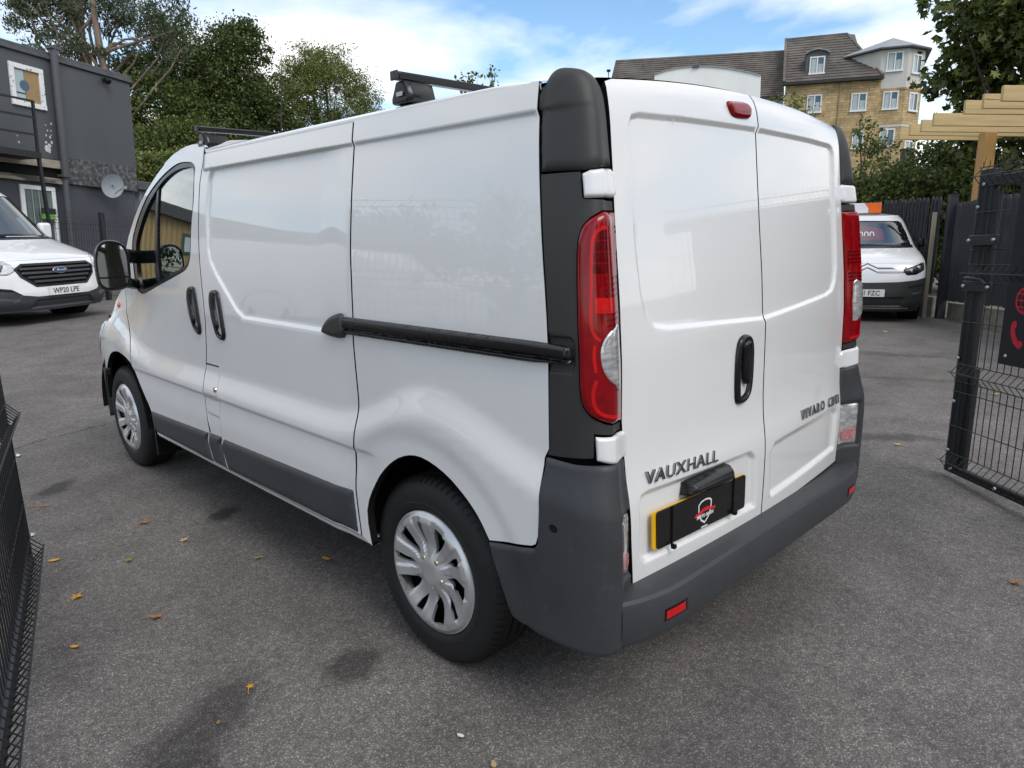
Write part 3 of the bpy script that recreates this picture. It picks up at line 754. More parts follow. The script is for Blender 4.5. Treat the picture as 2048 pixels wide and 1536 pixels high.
mb = MB(); mb.lathe([(0.03, 0.001), (0.03, 0.075), (-0.01, 0.08), (-0.06, 0.06), (-0.09, 0.02), (-0.092, 0.0005)], (0, -0.12, 0.0), 16, 'z'); mb.build('dome', BLACK, cc, smooth=True)
st = empty('stair_railing', label='black steel staircase railing in front of the dark cabin, top left', cat='railing', matrix=cabM @ Matrix.Translation((0.6, -0.55, -0.9)))
def srel(x, z, y=0.0): return (x - 0.6, y, z + 0.9)
sx = 0.665 - 0.55 * 0.20
mb = MB(); mb.bar(srel(sx, 2.73), srel(sx, 1.60), 0.045); mb.build('newel_post', IRON, st)
mb = MB(); mb.bar(srel(sx, 1.72), srel(sx + 0.08, 0.35), 0.055); mb.bar(srel(sx + 0.08, 0.38), srel(sx + 0.08, -0.95), 0.055); mb.build('leg', IRON, st)
for z in (2.72, 2.42, 2.10):
    mb = MB(); mb.bar(srel(sx, z), srel(-1.2, z - 0.02), 0.035); mb.build('hand_rail' if z > 2.6 else 'mid_rail', IRON, st)
mb = MB(); mb.box(-1.9, sx - 0.6 + 0.03, -0.05, 0.9, 1.66 + 0.9, 1.78 + 0.9); mb.build('landing', IRON, st)
bn = empty('window_banner', label='small green and black banner in front of the lower cabin window', cat='banner', matrix=cabM @ Matrix.Translation((1.05, -0.06, 0.66)))
mb = MB(); mb.box(-0.16, 0.16, -0.006, 0.0, -0.02, 0.10); mb.build('dark_strip', IRON, bn)
mb = MB(); mb.box(-0.16, 0.13, -0.008, -0.001, -0.12, -0.022); mb.build('green_strip', pm('banner_green', (0.13, 0.42, 0.02), rough=0.6, var=0.15, scale=6), bn)

# small blue-grey shed seen past the cabin corner
sh = empty('garden_shed', label='small grey shed with dark roof just right of the cabin corner', cat='shed', matrix=site((5.6, 20.6, 0.3), (0.8923, 0.4489, 0)))
mb = MB(); mb.box(-1.2, 1.6, 0, 2, -0.4, 2.32); mb.build('wall', pm('shed_grey', (0.20, 0.23, 0.27), rough=0.7, var=0.12, scale=3.0), sh, bevel=0.01)
mb = MB(); mb.box(-1.35, 1.75, -0.15, 2.2, 2.32, 2.55); mb.build('roof', FELT, sh, bevel=0.02)

# ---- welded mesh panels: fence by the cabin and the two gates
WIRE = pm('black_coated_wire', (0.010, 0.010, 0.012), rough=0.45, var=0.3, scale=20.0)
def mesh_panel(root, length, z0, z1, folds, spacing=0.05, r=0.0028, depth=0.035, mat=WIRE, hsp=0.2, out=1.0):
    """vertical wires with V folds, cross wires; runs along local x, folds stand out along -y"""
    zs_ = [z0]
    for f_ in folds:
        zs_ += [f_ - 0.05, f_, f_ + 0.05]
    zs_.append(z1)
    n = int(length / spacing)
    ys_ = [0.0] + sum([[0.0, -depth * out, 0.0] for _ in folds], []) + [0.0]
    if len(folds) and folds[0] - 0.05 <= z0: 
        zs_.pop(0); ys_.pop(0)
    mb = MB(); mb.tube([(0, y, z) for y, z in zip(ys_, zs_)], r, 5)
    w0 = mb.build('upright_wire', mat, root, smooth=True)
    w0.location = (spacing * 0.5, 0, 0)
    for i in range(1, n):
        c = w0.copy(); COL.objects.link(c); c.parent = root; c.location = (spacing * (i + 0.5), 0, 0)
    hz = set()
    for f_ in folds: hz |= {(round(f_ - 0.05, 3), 0.0), (round(f_, 3), -depth * out), (round(f_ + 0.05, 3), 0.0)}
    z = z0 + 0.05
    while z < z1:
        if all(abs(z - f_) > 0.09 for f_ in folds): hz.add((round(z, 3), 0.0))
        z += hsp
    mb = MB(); mb.tube([(0, 0, 0), (length, 0, 0)], r * 1.15, 5); h0 = None
    for z, y in sorted(hz):
        if h0 is None:
            h0 = mb.build('cross_wire', mat, root, smooth=True); h0.location = (0, y, z)
        else:
            c = h0.copy(); COL.objects.link(c); c.parent = root; c.location = (0, y, z)
fM = site((1.276, 13.712, 1.338), (0.8433, 0.5355, -0.0466))
mf = empty('mesh_fence', label='low black welded mesh fence with one thick post in front of the cabin', cat='fence', matrix=fM @ Matrix.Translation((-0.6, 0, -1.02)))
mesh_panel(mf, 2.9, 0.05, 1.62, [0.12, 0.75, 1.45], 0.06, 0.0032)
mb = MB(); mb.box(1.34, 1.42, -0.05, 0.03, 0, 1.64); mb.build('post', IRON, mf, bevel=0.006)

# gates
def gate(name, label, origin, xdir, length, h0, h1, out, flip=False):
    g = empty(name, label=label, cat='gate', matrix=site(origin, xdir))
    return g
GP = pm('gate_black', (0.013, 0.014, 0.017), rough=0.42, var=0.3, scale=9.0, bump=0.04, bscale=60.0)
# right-hand gate: latch end at the van, hinges out of frame
rgM = site((2.313, 0.023, -0.005), (-0.683, -0.73, 0.0))
rg = empty('yard_gate', label='open black mesh gate at the right edge with latch plates and a black sign', cat='gate', matrix=rgM)
mesh_panel(rg, 1.75, 0.06, 1.78, [0.10, 0.62, 1.18, 1.70], 0.05, 0.0026, 0.045, WIRE, 0.2, 1.0)
mb = MB(); mb.box(-0.005, 0.105, 0.006, 0.046, 0.03, 1.74); mb.build('end_stile', GP, rg, bevel=0.004)
mb = MB(); mb.box(0.108, 1.75, 0.006, 0.044, 0.03, 0.075); mb.build('bottom_rail', GP, rg, bevel=0.004)
mb = MB(); mb.box(0.108, 1.75, 0.006, 0.044, 1.645, 1.70); mb.build('top_rail', GP, rg, bevel=0.004)
mb = MB(); mb.box(0.125, 0.150, 0.008, 0.040, 0.08, 0.66); mb.build('stiffener_bar', GP, rg, bevel=0.003)
mb = MB(); mb.box(0.108, 0.165, 0.010, 0.030, 1.08, 1.62); mb.build('lock_plate', GP, rg, bevel=0.003)
for z in (1.36, 1.11):
    mb = MB(); mb.box(0.0, 0.225, -0.020, -0.004, z - 0.028, z + 0.028); mb.build('latch_bracket', GP, rg, bevel=0.003)
mb = MB(); mb.tube([(0.03, -0.035, 1.155), (0.10, -0.040, 1.155), (0.17, -0.040, 1.150), (0.195, -0.03, 1.125)], 0.008, 8); mb.build('latch_handle', GP, rg, smooth=True)
for x, z in ((0.012, 1.36), (0.205, 1.36), (0.012, 1.11), (0.205, 1.11), (0.012, 0.70), (0.05, 1.66), (0.02, 1.54), (0.02, 0.45), (0.02, 0.16), (0.06, 0.055), (0.42, 0.055)):
    mb = MB(); mb.lathe([(-0.012, 0.0005), (-0.012, 0.006), (-0.008, 0.010), (0.0, 0.011)], (x, -0.020 if z in (1.36, 1.11) else 0.004, z), 8, 'y'); mb.build('bolt_head', STEEL, rg, smooth=True)
# sign on the gate
sg = empty('gate_sign', label='black sign with red phone and globe symbols fixed to the right gate', cat='sign', matrix=rgM @ Matrix.Translation((0.345, -0.012, 0.72)))
SIGNB = pm('sign_black', (0.010, 0.011, 0.014), rough=0.3, var=0.1, scale=6.0)
SIGNR = pm('sign_red', (0.46, 0.012, 0.03), rough=0.4, var=0.08, scale=10.0)
mb = MB(); mb.box(0, 1.2, -0.004, 0.0, 0.0, 0.92); mb.build('board', SIGNB, sg)
def ring2(mb, cx, cz, r0, r1, a0=0, a1=360, n=28, sx=1.0):
    v = []
    for i in range(n + 1):
        a = R(a0 + (a1 - a0) * i / n); v += [(cx + r0 * sx * math.cos(a), -0.0052, cz + r0 * math.sin(a)), (cx + r1 * sx * math.cos(a), -0.0052, cz + r1 * math.sin(a))]
    mb.add(v, [(2 * i, 2 * i + 1, 2 * i + 3, 2 * i + 2) for i in range(n)])
mb = MB(); ring2(mb, 0.135, 0.335, 0.058, 0.068); ring2(mb, 0.135, 0.335, 0.058, 0.066, sx=0.45)
mb.box(0.132, 0.138, -0.0056, -0.005, 0.27, 0.40)
for z in (0.302, 0.335, 0.368):
    mb.box(0.073, 0.197, -0.0060, -0.005, z - 0.003, z + 0.003)
mb.build('globe_symbol', SIGNR, sg)
mb = MB(); ph_ = [(0.070, 0.225), (0.090, 0.232), (0.100, 0.205), (0.088, 0.190), (0.096, 0.160), (0.120, 0.132), (0.138, 0.134), (0.156, 0.118), (0.140, 0.095), (0.118, 0.094), (0.084, 0.120), (0.062, 0.165), (0.060, 0.205)]
mb.prism([(a, b) for a, b in ph_], lambda a, b, d: (a, d, b), -0.0056, -0.0042); mb.build('phone_symbol', SIGNR, sg)
mb = MB(); mb.lathe([(-0.010, 0.0005), (-0.010, 0.006), (-0.004, 0.010)], (0.045, 0, 0.045), 10, 'y'); mb.build('screw_head', STEEL, sg, smooth=True)
# left-hand gate, its end nearest the van, the rest running out of frame beside the camera
lgM = site((-1.742, 2.56, 0.02), (-0.24, -0.971, 0.0)) @ Matrix.Rotation(R(2.8), 4, 'X')
lg = empty('yard_gate', label='black mesh gate at the left edge seen almost end-on', cat='gate', matrix=lgM)
mesh_panel(lg, 2.3, 0.10, 1.85, [0.14, 0.74, 1.30, 1.80], 0.05, 0.003, -0.045, WIRE, 0.2, 1.0)
mb = MB(); mb.box(0.005, 0.055, -0.035, 0.0, 0.06, 1.80); mb.build('end_stile', GP, lg, bevel=0.004)
mb = MB(); mb.box(0.058, 2.3, -0.035, 0.0, 0.09, 0.13); mb.build('bottom_rail', GP, lg, bevel=0.004)
for z in (0.20, 0.56, 0.70):
    mb = MB(); mb.lathe([(-0.006, 0.011), (0.004, 0.010), (0.010, 0.006), (0.011, 0.0005)], (0.02, 0.014, z), 8, 'y'); mb.build('bolt_head', STEEL, lg, smooth=True)

# ---- palisade fence on the right, concrete blocks at its foot
PAL = pm('fence_dark_paint', (0.020, 0.021, 0.026), rough=0.55, var=0.4, scale=12.0, bump=0.2, bscale=30.0, stretch=(1, 1, 0.15), col2=(0.11, 0.11, 0.12), c2lo=0.66, c2hi=0.72, c2scale=14.0)
BLK = pm('concrete_block', (0.17, 0.155, 0.125), rough=0.9, var=0.3, scale=10.0, bump=0.5, bscale=40.0)
def pal_fence(label, a, b, h, group):
    a = Vector(a); b = Vector(b); L_ = (b - a).length
    M_ = site(a, b - a)
    root = empty('palisade_fence', label=label, cat='fence', matrix=M_, group=group)
    wv = 0.056; n = int(L_ / 0.072); rr = random.Random(int(L_ * 100))
    mb = MB()
    prof = [(-wv / 2, 0.0), (-wv * 0.22, -0.022), (0, -0.028), (wv * 0.22, -0.022), (wv / 2, 0.0)]
    v = []
    for z, k_ in ((0.30, 1.0), (h - 0.06, 1.0), (h, 0.35)):
        for x, y in prof: v.append((x * k_, y, z))
    for z, k_ in ((0.30, 1.0), (h - 0.06, 1.0), (h, 0.35)):
        for x, y in prof: v.append((x * k_, y + 0.012, z))
    f = []
    for i in range(2):
        for j in range(4):
            f.append((i * 5 + j, i * 5 + j + 1, (i + 1) * 5 + j + 1, (i + 1) * 5 + j)); f.append((15 + i * 5 + j, 15 + (i + 1) * 5 + j, 15 + (i + 1) * 5 + j + 1, 15 + i * 5 + j + 1))
    for i in range(2):
        f.append((i * 5, (i + 1) * 5, 15 + (i + 1) * 5, 15 + i * 5)); f.append((i * 5 + 4, 15 + i * 5 + 4, 15 + (i + 1) * 5 + 4, (i + 1) * 5 + 4))
    for j in range(4): f.append((10 + j, 10 + j + 1, 25 + j + 1, 25 + j))
    mb.add(v, f); p0 = mb.build('pale', PAL, root)
    p0.location = (0.06, 0, 0)
    for i in range(1, n):
        c = p0.copy(); COL.objects.link(c); c.parent = root; c.location = (0.06 + i * 0.072, 0, rr.uniform(-0.012, 0.012)); c.rotation_euler = (0, rr.uniform(-0.012, 0.012), 0)
    for z in (0.62, h - 0.32):
        mb = MB(); mb.box(0, L_, 0.014, 0.06, z - 0.03, z + 0.03); mb.build('rail', PAL, root)
    x = 0.0
    nb_ = max(1, int(L_ / 0.46))
    for i in range(nb_):
        for r_ in range(1):
            mb = MB(); mb.box(i * 0.46 + 0.006, i * 0.46 + 0.454, 0.02 + rr.uniform(-0.01, 0.02), 0.24, -0.25, 0.27 + rr.uniform(-0.015, 0.01)); mb.build('concrete_block', BLK, root, bevel=0.008)
    return root
PA = Vector((10.98, 2.14, -0.15)); PB = Vector((6.6, -1.28, -0.07))
pal_fence('dark vertical-board fence to the right of the small white van, nearest the gate', PA, PB, 1.86, 'dark board fences')
pal_fence('dark vertical-board fence running behind the small white van', (13.3, 7.4, -0.22), (11.06, 2.34, -0.16), 1.90, 'dark board fences')
fp = empty('fence_post', label='tall dark steel post where the two board fences meet', cat='post', matrix=site((10.98, 2.20, -0.15), (0.84, 0.54, 0)))
mb = MB(); mb.box(-0.06, 0.06, -0.06, 0.06, 0, 1.98); mb.build('shaft', PAL, fp, bevel=0.005)
mb = MB(); mb.box(-0.065, 0.065, -0.065, 0.065, 1.98, 1.995); mb.build('cap', PAL, fp)
fp2 = empty('timber_post', label='weathered pale timber post in the gap beside the steel fence post', cat='post', matrix=site((10.98, 2.44, -0.15), (0.84, 0.54, 0)))
mb = MB(); mb.box(-0.026, 0.026, -0.03, 0.03, 0, 1.72); mb.build('shaft', pm('weathered_timber', (0.30, 0.26, 0.19), rough=0.85, var=0.35, scale=8.0, bump=0.3, bscale=25.0, stretch=(1, 1, 0.15), col2=(0.08, 0.08, 0.08), c2lo=0.56, c2hi=0.62, c2scale=6.0), fp2, bevel=0.004)

# ---- timber pergola behind the fence
PINE = pm('new_pine', (0.50, 0.37, 0.175), rough=0.7, var=0.16, scale=5.0, bump=0.15, bscale=14.0, stretch=(0.25, 4, 4), col2=(0.24, 0.15, 0.06), c2lo=0.66, c2hi=0.72, c2scale=5.0)
PINEP = pm('pine_post', (0.40, 0.23, 0.075), rough=0.7, var=0.2, scale=6.0, bump=0.15, bscale=14.0, stretch=(3, 3, 0.2), col2=(0.20, 0.10, 0.03), c2lo=0.66, c2hi=0.72, c2scale=5.0)
pgM = site((11.0, 2.1, -0.2), (0.707, -0.707, 0.0)); pgI = pgM.inverted()
pg = empty('timber_pergola', label='new timber pergola with stepped rafters behind the gate at the right', cat='pergola', matrix=pgM)
for i, p in enumerate([(9.792, 1.446, 3.231), (10.449, 1.807, 3.243), (10.97, 2.159, 3.254), (11.642, 2.763, 3.200), (12.298, 3.121, 3.19), (12.837, 3.462, 3.20), (13.37, 3.798, 3.194)]):
    q = pgI @ Vector(p); mb = MB()
    mb.box(q.x, q.x + 5.5, q.y, q.y + 0.055, q.z - 0.205, q.z); mb.build('rafter', PINE, pg, bevel=0.006)
q = pgI @ Vector((11.955, 2.023, 2.731))
mb = MB(); mb.box(q.x - 0.10, q.x + 0.10, q.y - 0.09, q.y + 0.09, -0.1, q.z + 0.10); mb.build('post', PINEP, pg, bevel=0.008)

# ---- stone flats on the rise at the right
STONE_C = [(0.36, 0.25, 0.13), (0.30, 0.20, 0.10), (0.42, 0.31, 0.17)]
def stone_mat():
    m, nt, b = nodes_of('coursed_stone'); lk = nt.links.new; N = nt.nodes.new
    tc = N('ShaderNodeTexCoord'); sx_ = N('ShaderNodeSeparateXYZ'); lk(tc.outputs['Object'], sx_.inputs[0])
    ad = N('ShaderNodeMath'); ad.operation = 'ADD'; lk(sx_.outputs['X'], ad.inputs[0]); lk(sx_.outputs['Y'], ad.inputs[1])
    cx = N('ShaderNodeCombineXYZ'); lk(ad.outputs[0], cx.inputs[0]); lk(sx_.outputs['Z'], cx.inputs[1])
    br = N('ShaderNodeTexBrick'); br.inputs['Scale'].default_value = 1.0; br.inputs['Brick Width'].default_value = 0.42; br.inputs['Row Height'].default_value = 0.155; br.inputs['Mortar Size'].default_value = 0.012
    br.inputs['Color1'].default_value = (0.54, 0.39, 0.20, 1); br.inputs['Color2'].default_value = (0.38, 0.26, 0.125, 1); br.inputs['Mortar'].default_value = (0.30, 0.235, 0.15, 1); br.offset = 0.43; br.squash = 0.7; br.squash_frequency = 3
    lk(cx.outputs[0], br.inputs['Vector'])
    nz = N('ShaderNodeTexNoise'); nz.inputs['Scale'].default_value = 1.3; nz.inputs['Detail'].default_value = 6; lk(tc.outputs['Object'], nz.inputs['Vector'])
    mr = N('ShaderNodeMapRange'); mr.inputs['From Min'].default_value = 0.3; mr.inputs['From Max'].default_value = 0.7; mr.inputs['To Min'].default_value = 0.75; mr.inputs['To Max'].default_value = 1.25; lk(nz.outputs[0], mr.inputs['Value'])
    mx = N('ShaderNodeMix'); mx.data_type = 'RGBA'; mx.blend_type = 'MULTIPLY'; mx.inputs[0].default_value = 1.0; lk(br.outputs['Color'], mx.inputs[6]); lk(mr.outputs[0], mx.inputs[7])
    lk(mx.outputs[2], b.inputs['Base Color']); setin(b, 'Roughness', 0.9)
    bp = N('ShaderNodeBump'); bp.inputs['Strength'].default_value = 0.8; bp.inputs['Distance'].default_value = 0.03; lk(br.outputs['Fac'], bp.inputs['Height']); bp.invert = True; lk(bp.outputs[0], b.inputs['Normal'])
    return m
STONE = stone_mat()
RENDER = pm('pale_render', (0.50, 0.48, 0.44), rough=0.85, var=0.10, scale=1.2, bump=0.1, bscale=30.0, stretch=(1, 1, 0.3))
WRENDER = pm('white_render', (0.80, 0.80, 0.77), rough=0.8, var=0.05, scale=1.0, stretch=(1, 1, 0.3))
TILE = pm('concrete_roof_tile', (0.105, 0.090, 0.078), rough=0.85, var=0.30, scale=3.0, bump=0.3, bscale=14.0, col2=(0.16, 0.14, 0.12), c2lo=0.5, c2hi=0.7, c2scale=0.9)
LEAD = pm('lead_grey', (0.27, 0.28, 0.295), rough=0.6, var=0.12, scale=3.0)
LEADD = pm('lead_dark', (0.085, 0.09, 0.10), rough=0.6, var=0.12, scale=3.0)
GUT = pm('dark_gutter', (0.022, 0.020, 0.020), rough=0.5, var=0.2, scale=5.0)
APANE = pm('flat_window_pane', (0.055, 0.075, 0.080), rough=0.05, var=0.35, scale=0.8, coat=0.8, spec=0.9)
CURT = pm('net_curtain', (0.40, 0.45, 0.45), rough=0.6, var=0.15, scale=2.5)
aM = site((43.724, 19.221, -0.059), (0.417, -0.9088, -0.0148))
apt = empty('stone_flats', label='stone block of flats with tiled roof and pale corner tower at upper right', cat='building', matrix=aM)
ac = aM.inverted() @ CAM_POS
def deep(X, Z, y):
    """point y metres behind the facade plane, seen where (X, Z) of the plane is seen"""
    t = (y - ac.y) / (0 - ac.y)
    return Vector((ac.x + (X - ac.x) * t, y, ac.z + (Z - ac.z) * t))
def flat_window(parent, M_, x0, x1, z0, z1, curtain=True, n=2, dark=False):
    fw = 0.075
    def tr(o): o.data.transform(M_); return o
    mb = MB()
    mb.box(x0, x1, -0.07, 0.04, z1 - fw, z1); mb.box(x0 - 0.04, x1 + 0.04, -0.11, 0.04, z0 - 0.03, z0 + fw)
    for i in range(n + 1):
        xx = x0 + (x1 - x0 - fw) * i / n; mb.box(xx, xx + fw, -0.065, 0.04, z0 + fw, z1 - fw)
    w = tr(mb.build('window', UPVC, parent))
    for i in range(n):
        a = x0 + (x1 - x0 - fw) * i / n + fw; b = x0 + (x1 - x0 - fw) * (i + 1) / n
        mb = MB(); mb.box(a, b, -0.02, 0.02, z0 + fw, z1 - fw); tr(mb.build('pane', APANE, w))
        if curtain and not (dark and i == 1):
            mb = MB(); mb.box(a + 0.03, b - 0.02, -0.028, -0.022, z0 + fw + 0.02, z1 - fw - 0.02 - 0.35 * (i % 2)); tr(mb.build('curtain', CURT, w))
    return w
I4 = Matrix.Identity(4)
mb = MB(); mb.box(-0.85, 4.6, 0.0, 9.0, -4.0, 9.93); mb.build('stone_wall', STONE, apt)
for (a, b, c, d_, dk) in ((0.49, 1.35, 8.16, 9.24, False), (3.02, 3.90, 8.11, 9.18, False), (3.27, 3.92, 5.89, 6.95, True), (0.55, 1.40, 5.9, 6.95, False)):
    flat_window(apt, I4, a, b, c, d_, True, 2, dk)
def courses(name, p00, p10, p01, p11, n, mat, parent, lip=0.05):
    """tiled slope built course by course, each lapping over the one below"""
    p00, p10, p01, p11 = map(Vector, (p00, p10, p01, p11)); nn = (p10 - p00).cross(p01 - p00).normalized()
    if nn.y > 0: nn = -nn
    grp = empty(name); grp.parent = parent
    for i in range(n):
        t0 = i / n; t1 = (i + 1.25) / n if i < n - 1 else 1.0
        a = p00.lerp(p01, t0); b = p10.lerp(p11, t0); c = p10.lerp(p11, t1); d_ = p00.lerp(p01, t1)
        mb = MB(); mb.add([a + nn * lip, b + nn * lip, c, d_, a - nn * 0.02, b - nn * 0.02], [(0, 1, 2, 3), (4, 5, 1, 0)])
        mb.build('tile_course', TILE, grp)
    return grp
e0 = Vector((-0.95, -0.35, 10.0)); e1_ = Vector((4.62, -0.35, 10.02))
r0 = deep(-1.02, 12.63, 3.6); r1 = deep(2.49, 12.66, 3.6)
courses('roof', e0, e1_, r0, r1, 17, TILE, apt)
hipr = deep(3.51, 12.05, 5.0)
mb = MB(); mb.add([r1, e1_, Vector((4.9, 6, 10.0)), deep(2.9, 12.6, 6.0)], [(0, 1, 2, 3)]); mb.build('hip_slope', TILE, apt)
mb = MB(); mb.bar(r0, r1, 0.22, 0.12); mb.bar(r1, e1_ + Vector((0, 0, 0.06)), 0.18, 0.09); mb.build('ridge_tiles', TILE, apt)
mb = MB(); mb.box(-1.0, 4.70, -0.45, -0.05, 9.86, 9.99); mb.build('gutter', GUT, apt)
mb = MB(); mb.tube([(2.35, -0.06, 9.85), (2.35, -0.06, -1)], 0.04, 8); mb.build('downpipe', pm('downpipe_brown', (0.30, 0.23, 0.15), rough=0.6, var=0.1, scale=3), apt)
# left wing: long roof
l0 = deep(-12.2, 11.30, 1.0); l1 = deep(-0.86, 9.45, 0.4); l1.z = 9.45
lr0 = deep(-11.8, 12.31, 4.0); lr1 = deep(-1.04, 12.04, 4.0)
low0 = Vector((l0.x - 0.2, 0.4, 9.35)); low1 = Vector((-0.9, 0.4, 9.40))
courses('roof', low0, low1, lr0, lr1, 22, TILE, apt)
mb = MB(); mb.box(low0.x, -0.9, 0.8, 9.0, -4, 9.3); mb.build('rendered_wall', WRENDER, apt)
mb = MB(); mb.box(low0.x, -0.95, 0.25, 0.8, 9.22, 9.36); mb.build('gutter', GUT, apt)
mb = MB(); mb.bar(Vector(e0) + Vector((0.0, -0.02, 0.05)), r0 + Vector((0, -0.02, 0.05)), 0.16, 0.14); mb.build('verge_trim', TILE, apt)
# white curved parapet in front of the wing
pp = [(-8.9, 8.0), (-8.9, 10.80), (-8.2, 10.98), (-7.4, 11.08), (-6.6, 11.11), (-6.0, 11.08), (-5.2, 10.98), (-4.4, 10.84), (-3.6, 10.64), (-2.9, 10.45), (-2.33, 10.25), (-2.26, 8.0)]
mb = MB(); mb.prism(pp, lambda a, b, d: (a, d, b), -1.5, -1.2); pa = mb.build('curved_parapet', WRENDER, apt)
mb = MB()
for (a, b), (c, d_) in zip(pp[1:-2], pp[2:-1]):
    mb.bar((a, -1.36, b + 0.03), (c, -1.36, d_ + 0.03), 0.42, 0.07)
mb.build('parapet_coping', LEAD, apt)
mb = MB(); mb.box(-6.5, -6.1, -1.62, -1.3, 11.02, 11.2); mb.build('vent', LEADD, apt)
mb = MB(); mb.tube([(-12.4, 0.5, 11.1), (-12.4, 0.5, 11.85)], 0.03, 6); mb.lathe([(0, 0.001), (0.0, 0.12), (0.12, 0.16), (0.16, 0.02)], (-12.4, 0.5, 11.72), 10, 'z'); mb.build('flue_cowl', GUT, apt)
# dormer
mb = MB(); dp = [(0.26, 10.36), (0.26, 11.70), (0.45, 11.86), (0.90, 11.95), (1.36, 11.84), (1.56, 11.68), (1.56, 10.36)]
mb.prism(dp, lambda a, b, d: (a, d, b), 0.25, 2.6); mb.build('dormer', LEADD, apt)
mb = MB()
for (a, b), (c, d_) in zip(dp[1:-2], dp[2:-1]):
    mb.bar((a - (0.06 if a < 0.3 else 0), 0.7, b + 0.04), (c + (0.06 if c > 1.5 else 0), 0.7, d_ + 0.04), 1.3, 0.06)
mb.build('dormer_roof', LEAD, apt)
flat_window(apt, Matrix.Translation((0, 0.22, 0)), 0.48, 1.36, 10.50, 11.55)
mb = MB(); mb.box(0.2, 1.65, 0.10, 0.4, 10.26, 10.38); mb.build('dormer_apron', LEAD, apt)
# corner tower
tMw = site((45.954, 14.363, -0.122), (0.3802, -0.9248, -0.0128)); tM = aM.inverted() @ tMw
tc_ = tMw.inverted() @ CAM_POS
def tdeep(X, y):
    t = (y - tc_.y) / (0 - tc_.y); return tc_.x + (X - tc_.x) * t
plan = [(tdeep(-3.09, 1.6), 1.6), (-0.86, 0.0), (0.60, 0.0), (tdeep(1.47, 1.0), 1.0), (tdeep(1.5, 1.0) + 0.2, 5.0), (tdeep(-3.09, 1.6), 5.0)]
def tb(name, mat, z0, z1, grow=0.0, parent=apt, drop=None):
    c = (sum(p[0] for p in plan) / 6, sum(p[1] for p in plan) / 6); mb = MB(); pl2 = []
    for x, y in plan:
        l = math.hypot(x - c[0], y - c[1]); pl2.append((x + (x - c[0]) / l * grow, y + (y - c[1]) / l * grow))
    mb.prism(pl2, lambda a, b, d: (a, b, d), z0, z1); o = mb.build(name, mat, parent); o.data.transform(tM); return o, pl2, c
tb('tower_stone', STONE, -4.0, 9.30)
tb('tower_render', RENDER, 9.30, 11.55, 0.01)
tb('string_course', RENDER, 7.08, 7.22, 0.02)
tb('string_course', STONE, 9.22, 9.34, 0.04)
_, pl2, cen_ = tb('tower_eaves', LEADD, 11.56, 11.64, 0.36)
mb = MB(); ap = (tdeep(-0.31, 2.0), 2.0, 12.72); mb.add([(x, y, 11.643) for x, y in pl2] + [ap], [(i, (i + 1) % 6, 6) for i in range(6)]); o = mb.build('tower_roof', LEAD, apt); o.data.transform(tM)
for z0, z1, dk in ((10.29, 11.39, False), (8.10, 9.16, False), (5.92, 6.98, True)):
    flat_window(apt, tM, -0.54 + (0.0 if z0 > 9 else -0.02), 0.34 - (0 if z0 > 9 else 0.06), z0, z1, True, 2, dk)
(ax_, ay_), (bx_, by_) = plan[2], plan[3]; ang2 = math.atan2(by_ - ay_, bx_ - ax_); fl = math.hypot(bx_ - ax_, by_ - ay_)
f2 = tM @ Matrix.Translation((ax_, ay_, 0)) @ Matrix.Rotation(ang2, 4, 'Z')
for z0, z1 in ((10.15, 11.25), (8.0, 9.08), (5.75, 6.30)):
    flat_window(apt, f2, fl * 0.26, fl * 0.80, z0, z1, True, 2, True)
hs = empty('hanging_sign', label='dark hanging sign low on the corner of the stone flats', cat='sign', matrix=tMw @ Matrix.Translation((1.0, -0.6, 5.2)))
mb = MB(); mb.box(-0.36, 0.38, -0.03, 0.0, -0.45, 0.5); mb.build('board', pm('sign_dark', (0.035, 0.028, 0.028), rough=0.5, var=0.3, scale=5), hs)
mb = MB(); mb.box(-0.10, 0.12, -0.05, -0.03, -0.5, 0.30); mb.box(-0.2, 0.22, -0.05, -0.03, 0.18, 0.30); mb.build('pictured_panel', pm('sign_mauve', (0.15, 0.11, 0.10), rough=0.6, var=0.4, scale=8), hs)
# rising ground under the flats, hidden by the hedge
mb = MB(); hill = []
for i in range(21):
    for j in range(11):
        x = 24 + i * 3.0; y = -25 + j * 8.0; k_ = float(sstep(26, 44, x)); hill.append((x, y, -0.6 + 3.6 * k_ + 0.3 * math.sin(x * 0.7 + y * 0.4)))
mb.add(hill, [(i * 11 + j, (i + 1) * 11 + j, (i + 1) * 11 + j + 1, i * 11 + j + 1) for i in range(20) for j in range(10)])
tag(mb.build('hill', pm('rough_grass', (0.05, 0.075, 0.025), rough=0.95, var=0.5, scale=2.0, bump=0.8, bscale=6.0), None, smooth=True), kind='structure')

# ------------------------------------------------------------------ the white panel van: body surface
_bz=[.2,.30,.375,.6,.7,1.0,1.1,1.25,1.42,1.585,1.70,1.765,1.80,1.85,1.95,2.1]
_bu=[.924,.924,.924,.924,.924,.924,.924,.920,.910,.890,.875,.866,.861,.852,.83,.79]
_cz=np.array(_bz);_cu=np.array(_bu)
_zz=np.linspace(.2,2.1,400); _uu=np.interp(_zz,_cz,_cu)
_k=np.ones(31)/31; _uu=np.convolve(np.pad(_uu,15,'edge'),_k,'valid')
def U(z): return np.interp(z,_zz,_uu)
_sy=np.array([-.2,.2,.30,.42,.55,.72,.88,1.02,1.16,1.3,3.2,3.5,3.75,4.0,4.4,5.])
_sz=np.array([.80,.81,.835,.875,.925,.965,.94,.87,.815,.79,.79,.83,.93,.98,.93,.9])
_yy=np.linspace(-.2,5,521); _ss=np.interp(_yy,_sy,_sz); _ss=np.convolve(np.pad(_ss,8,'edge'),np.ones(17)/17,'valid')
def zs(y): return np.interp(y,_yy,_ss)
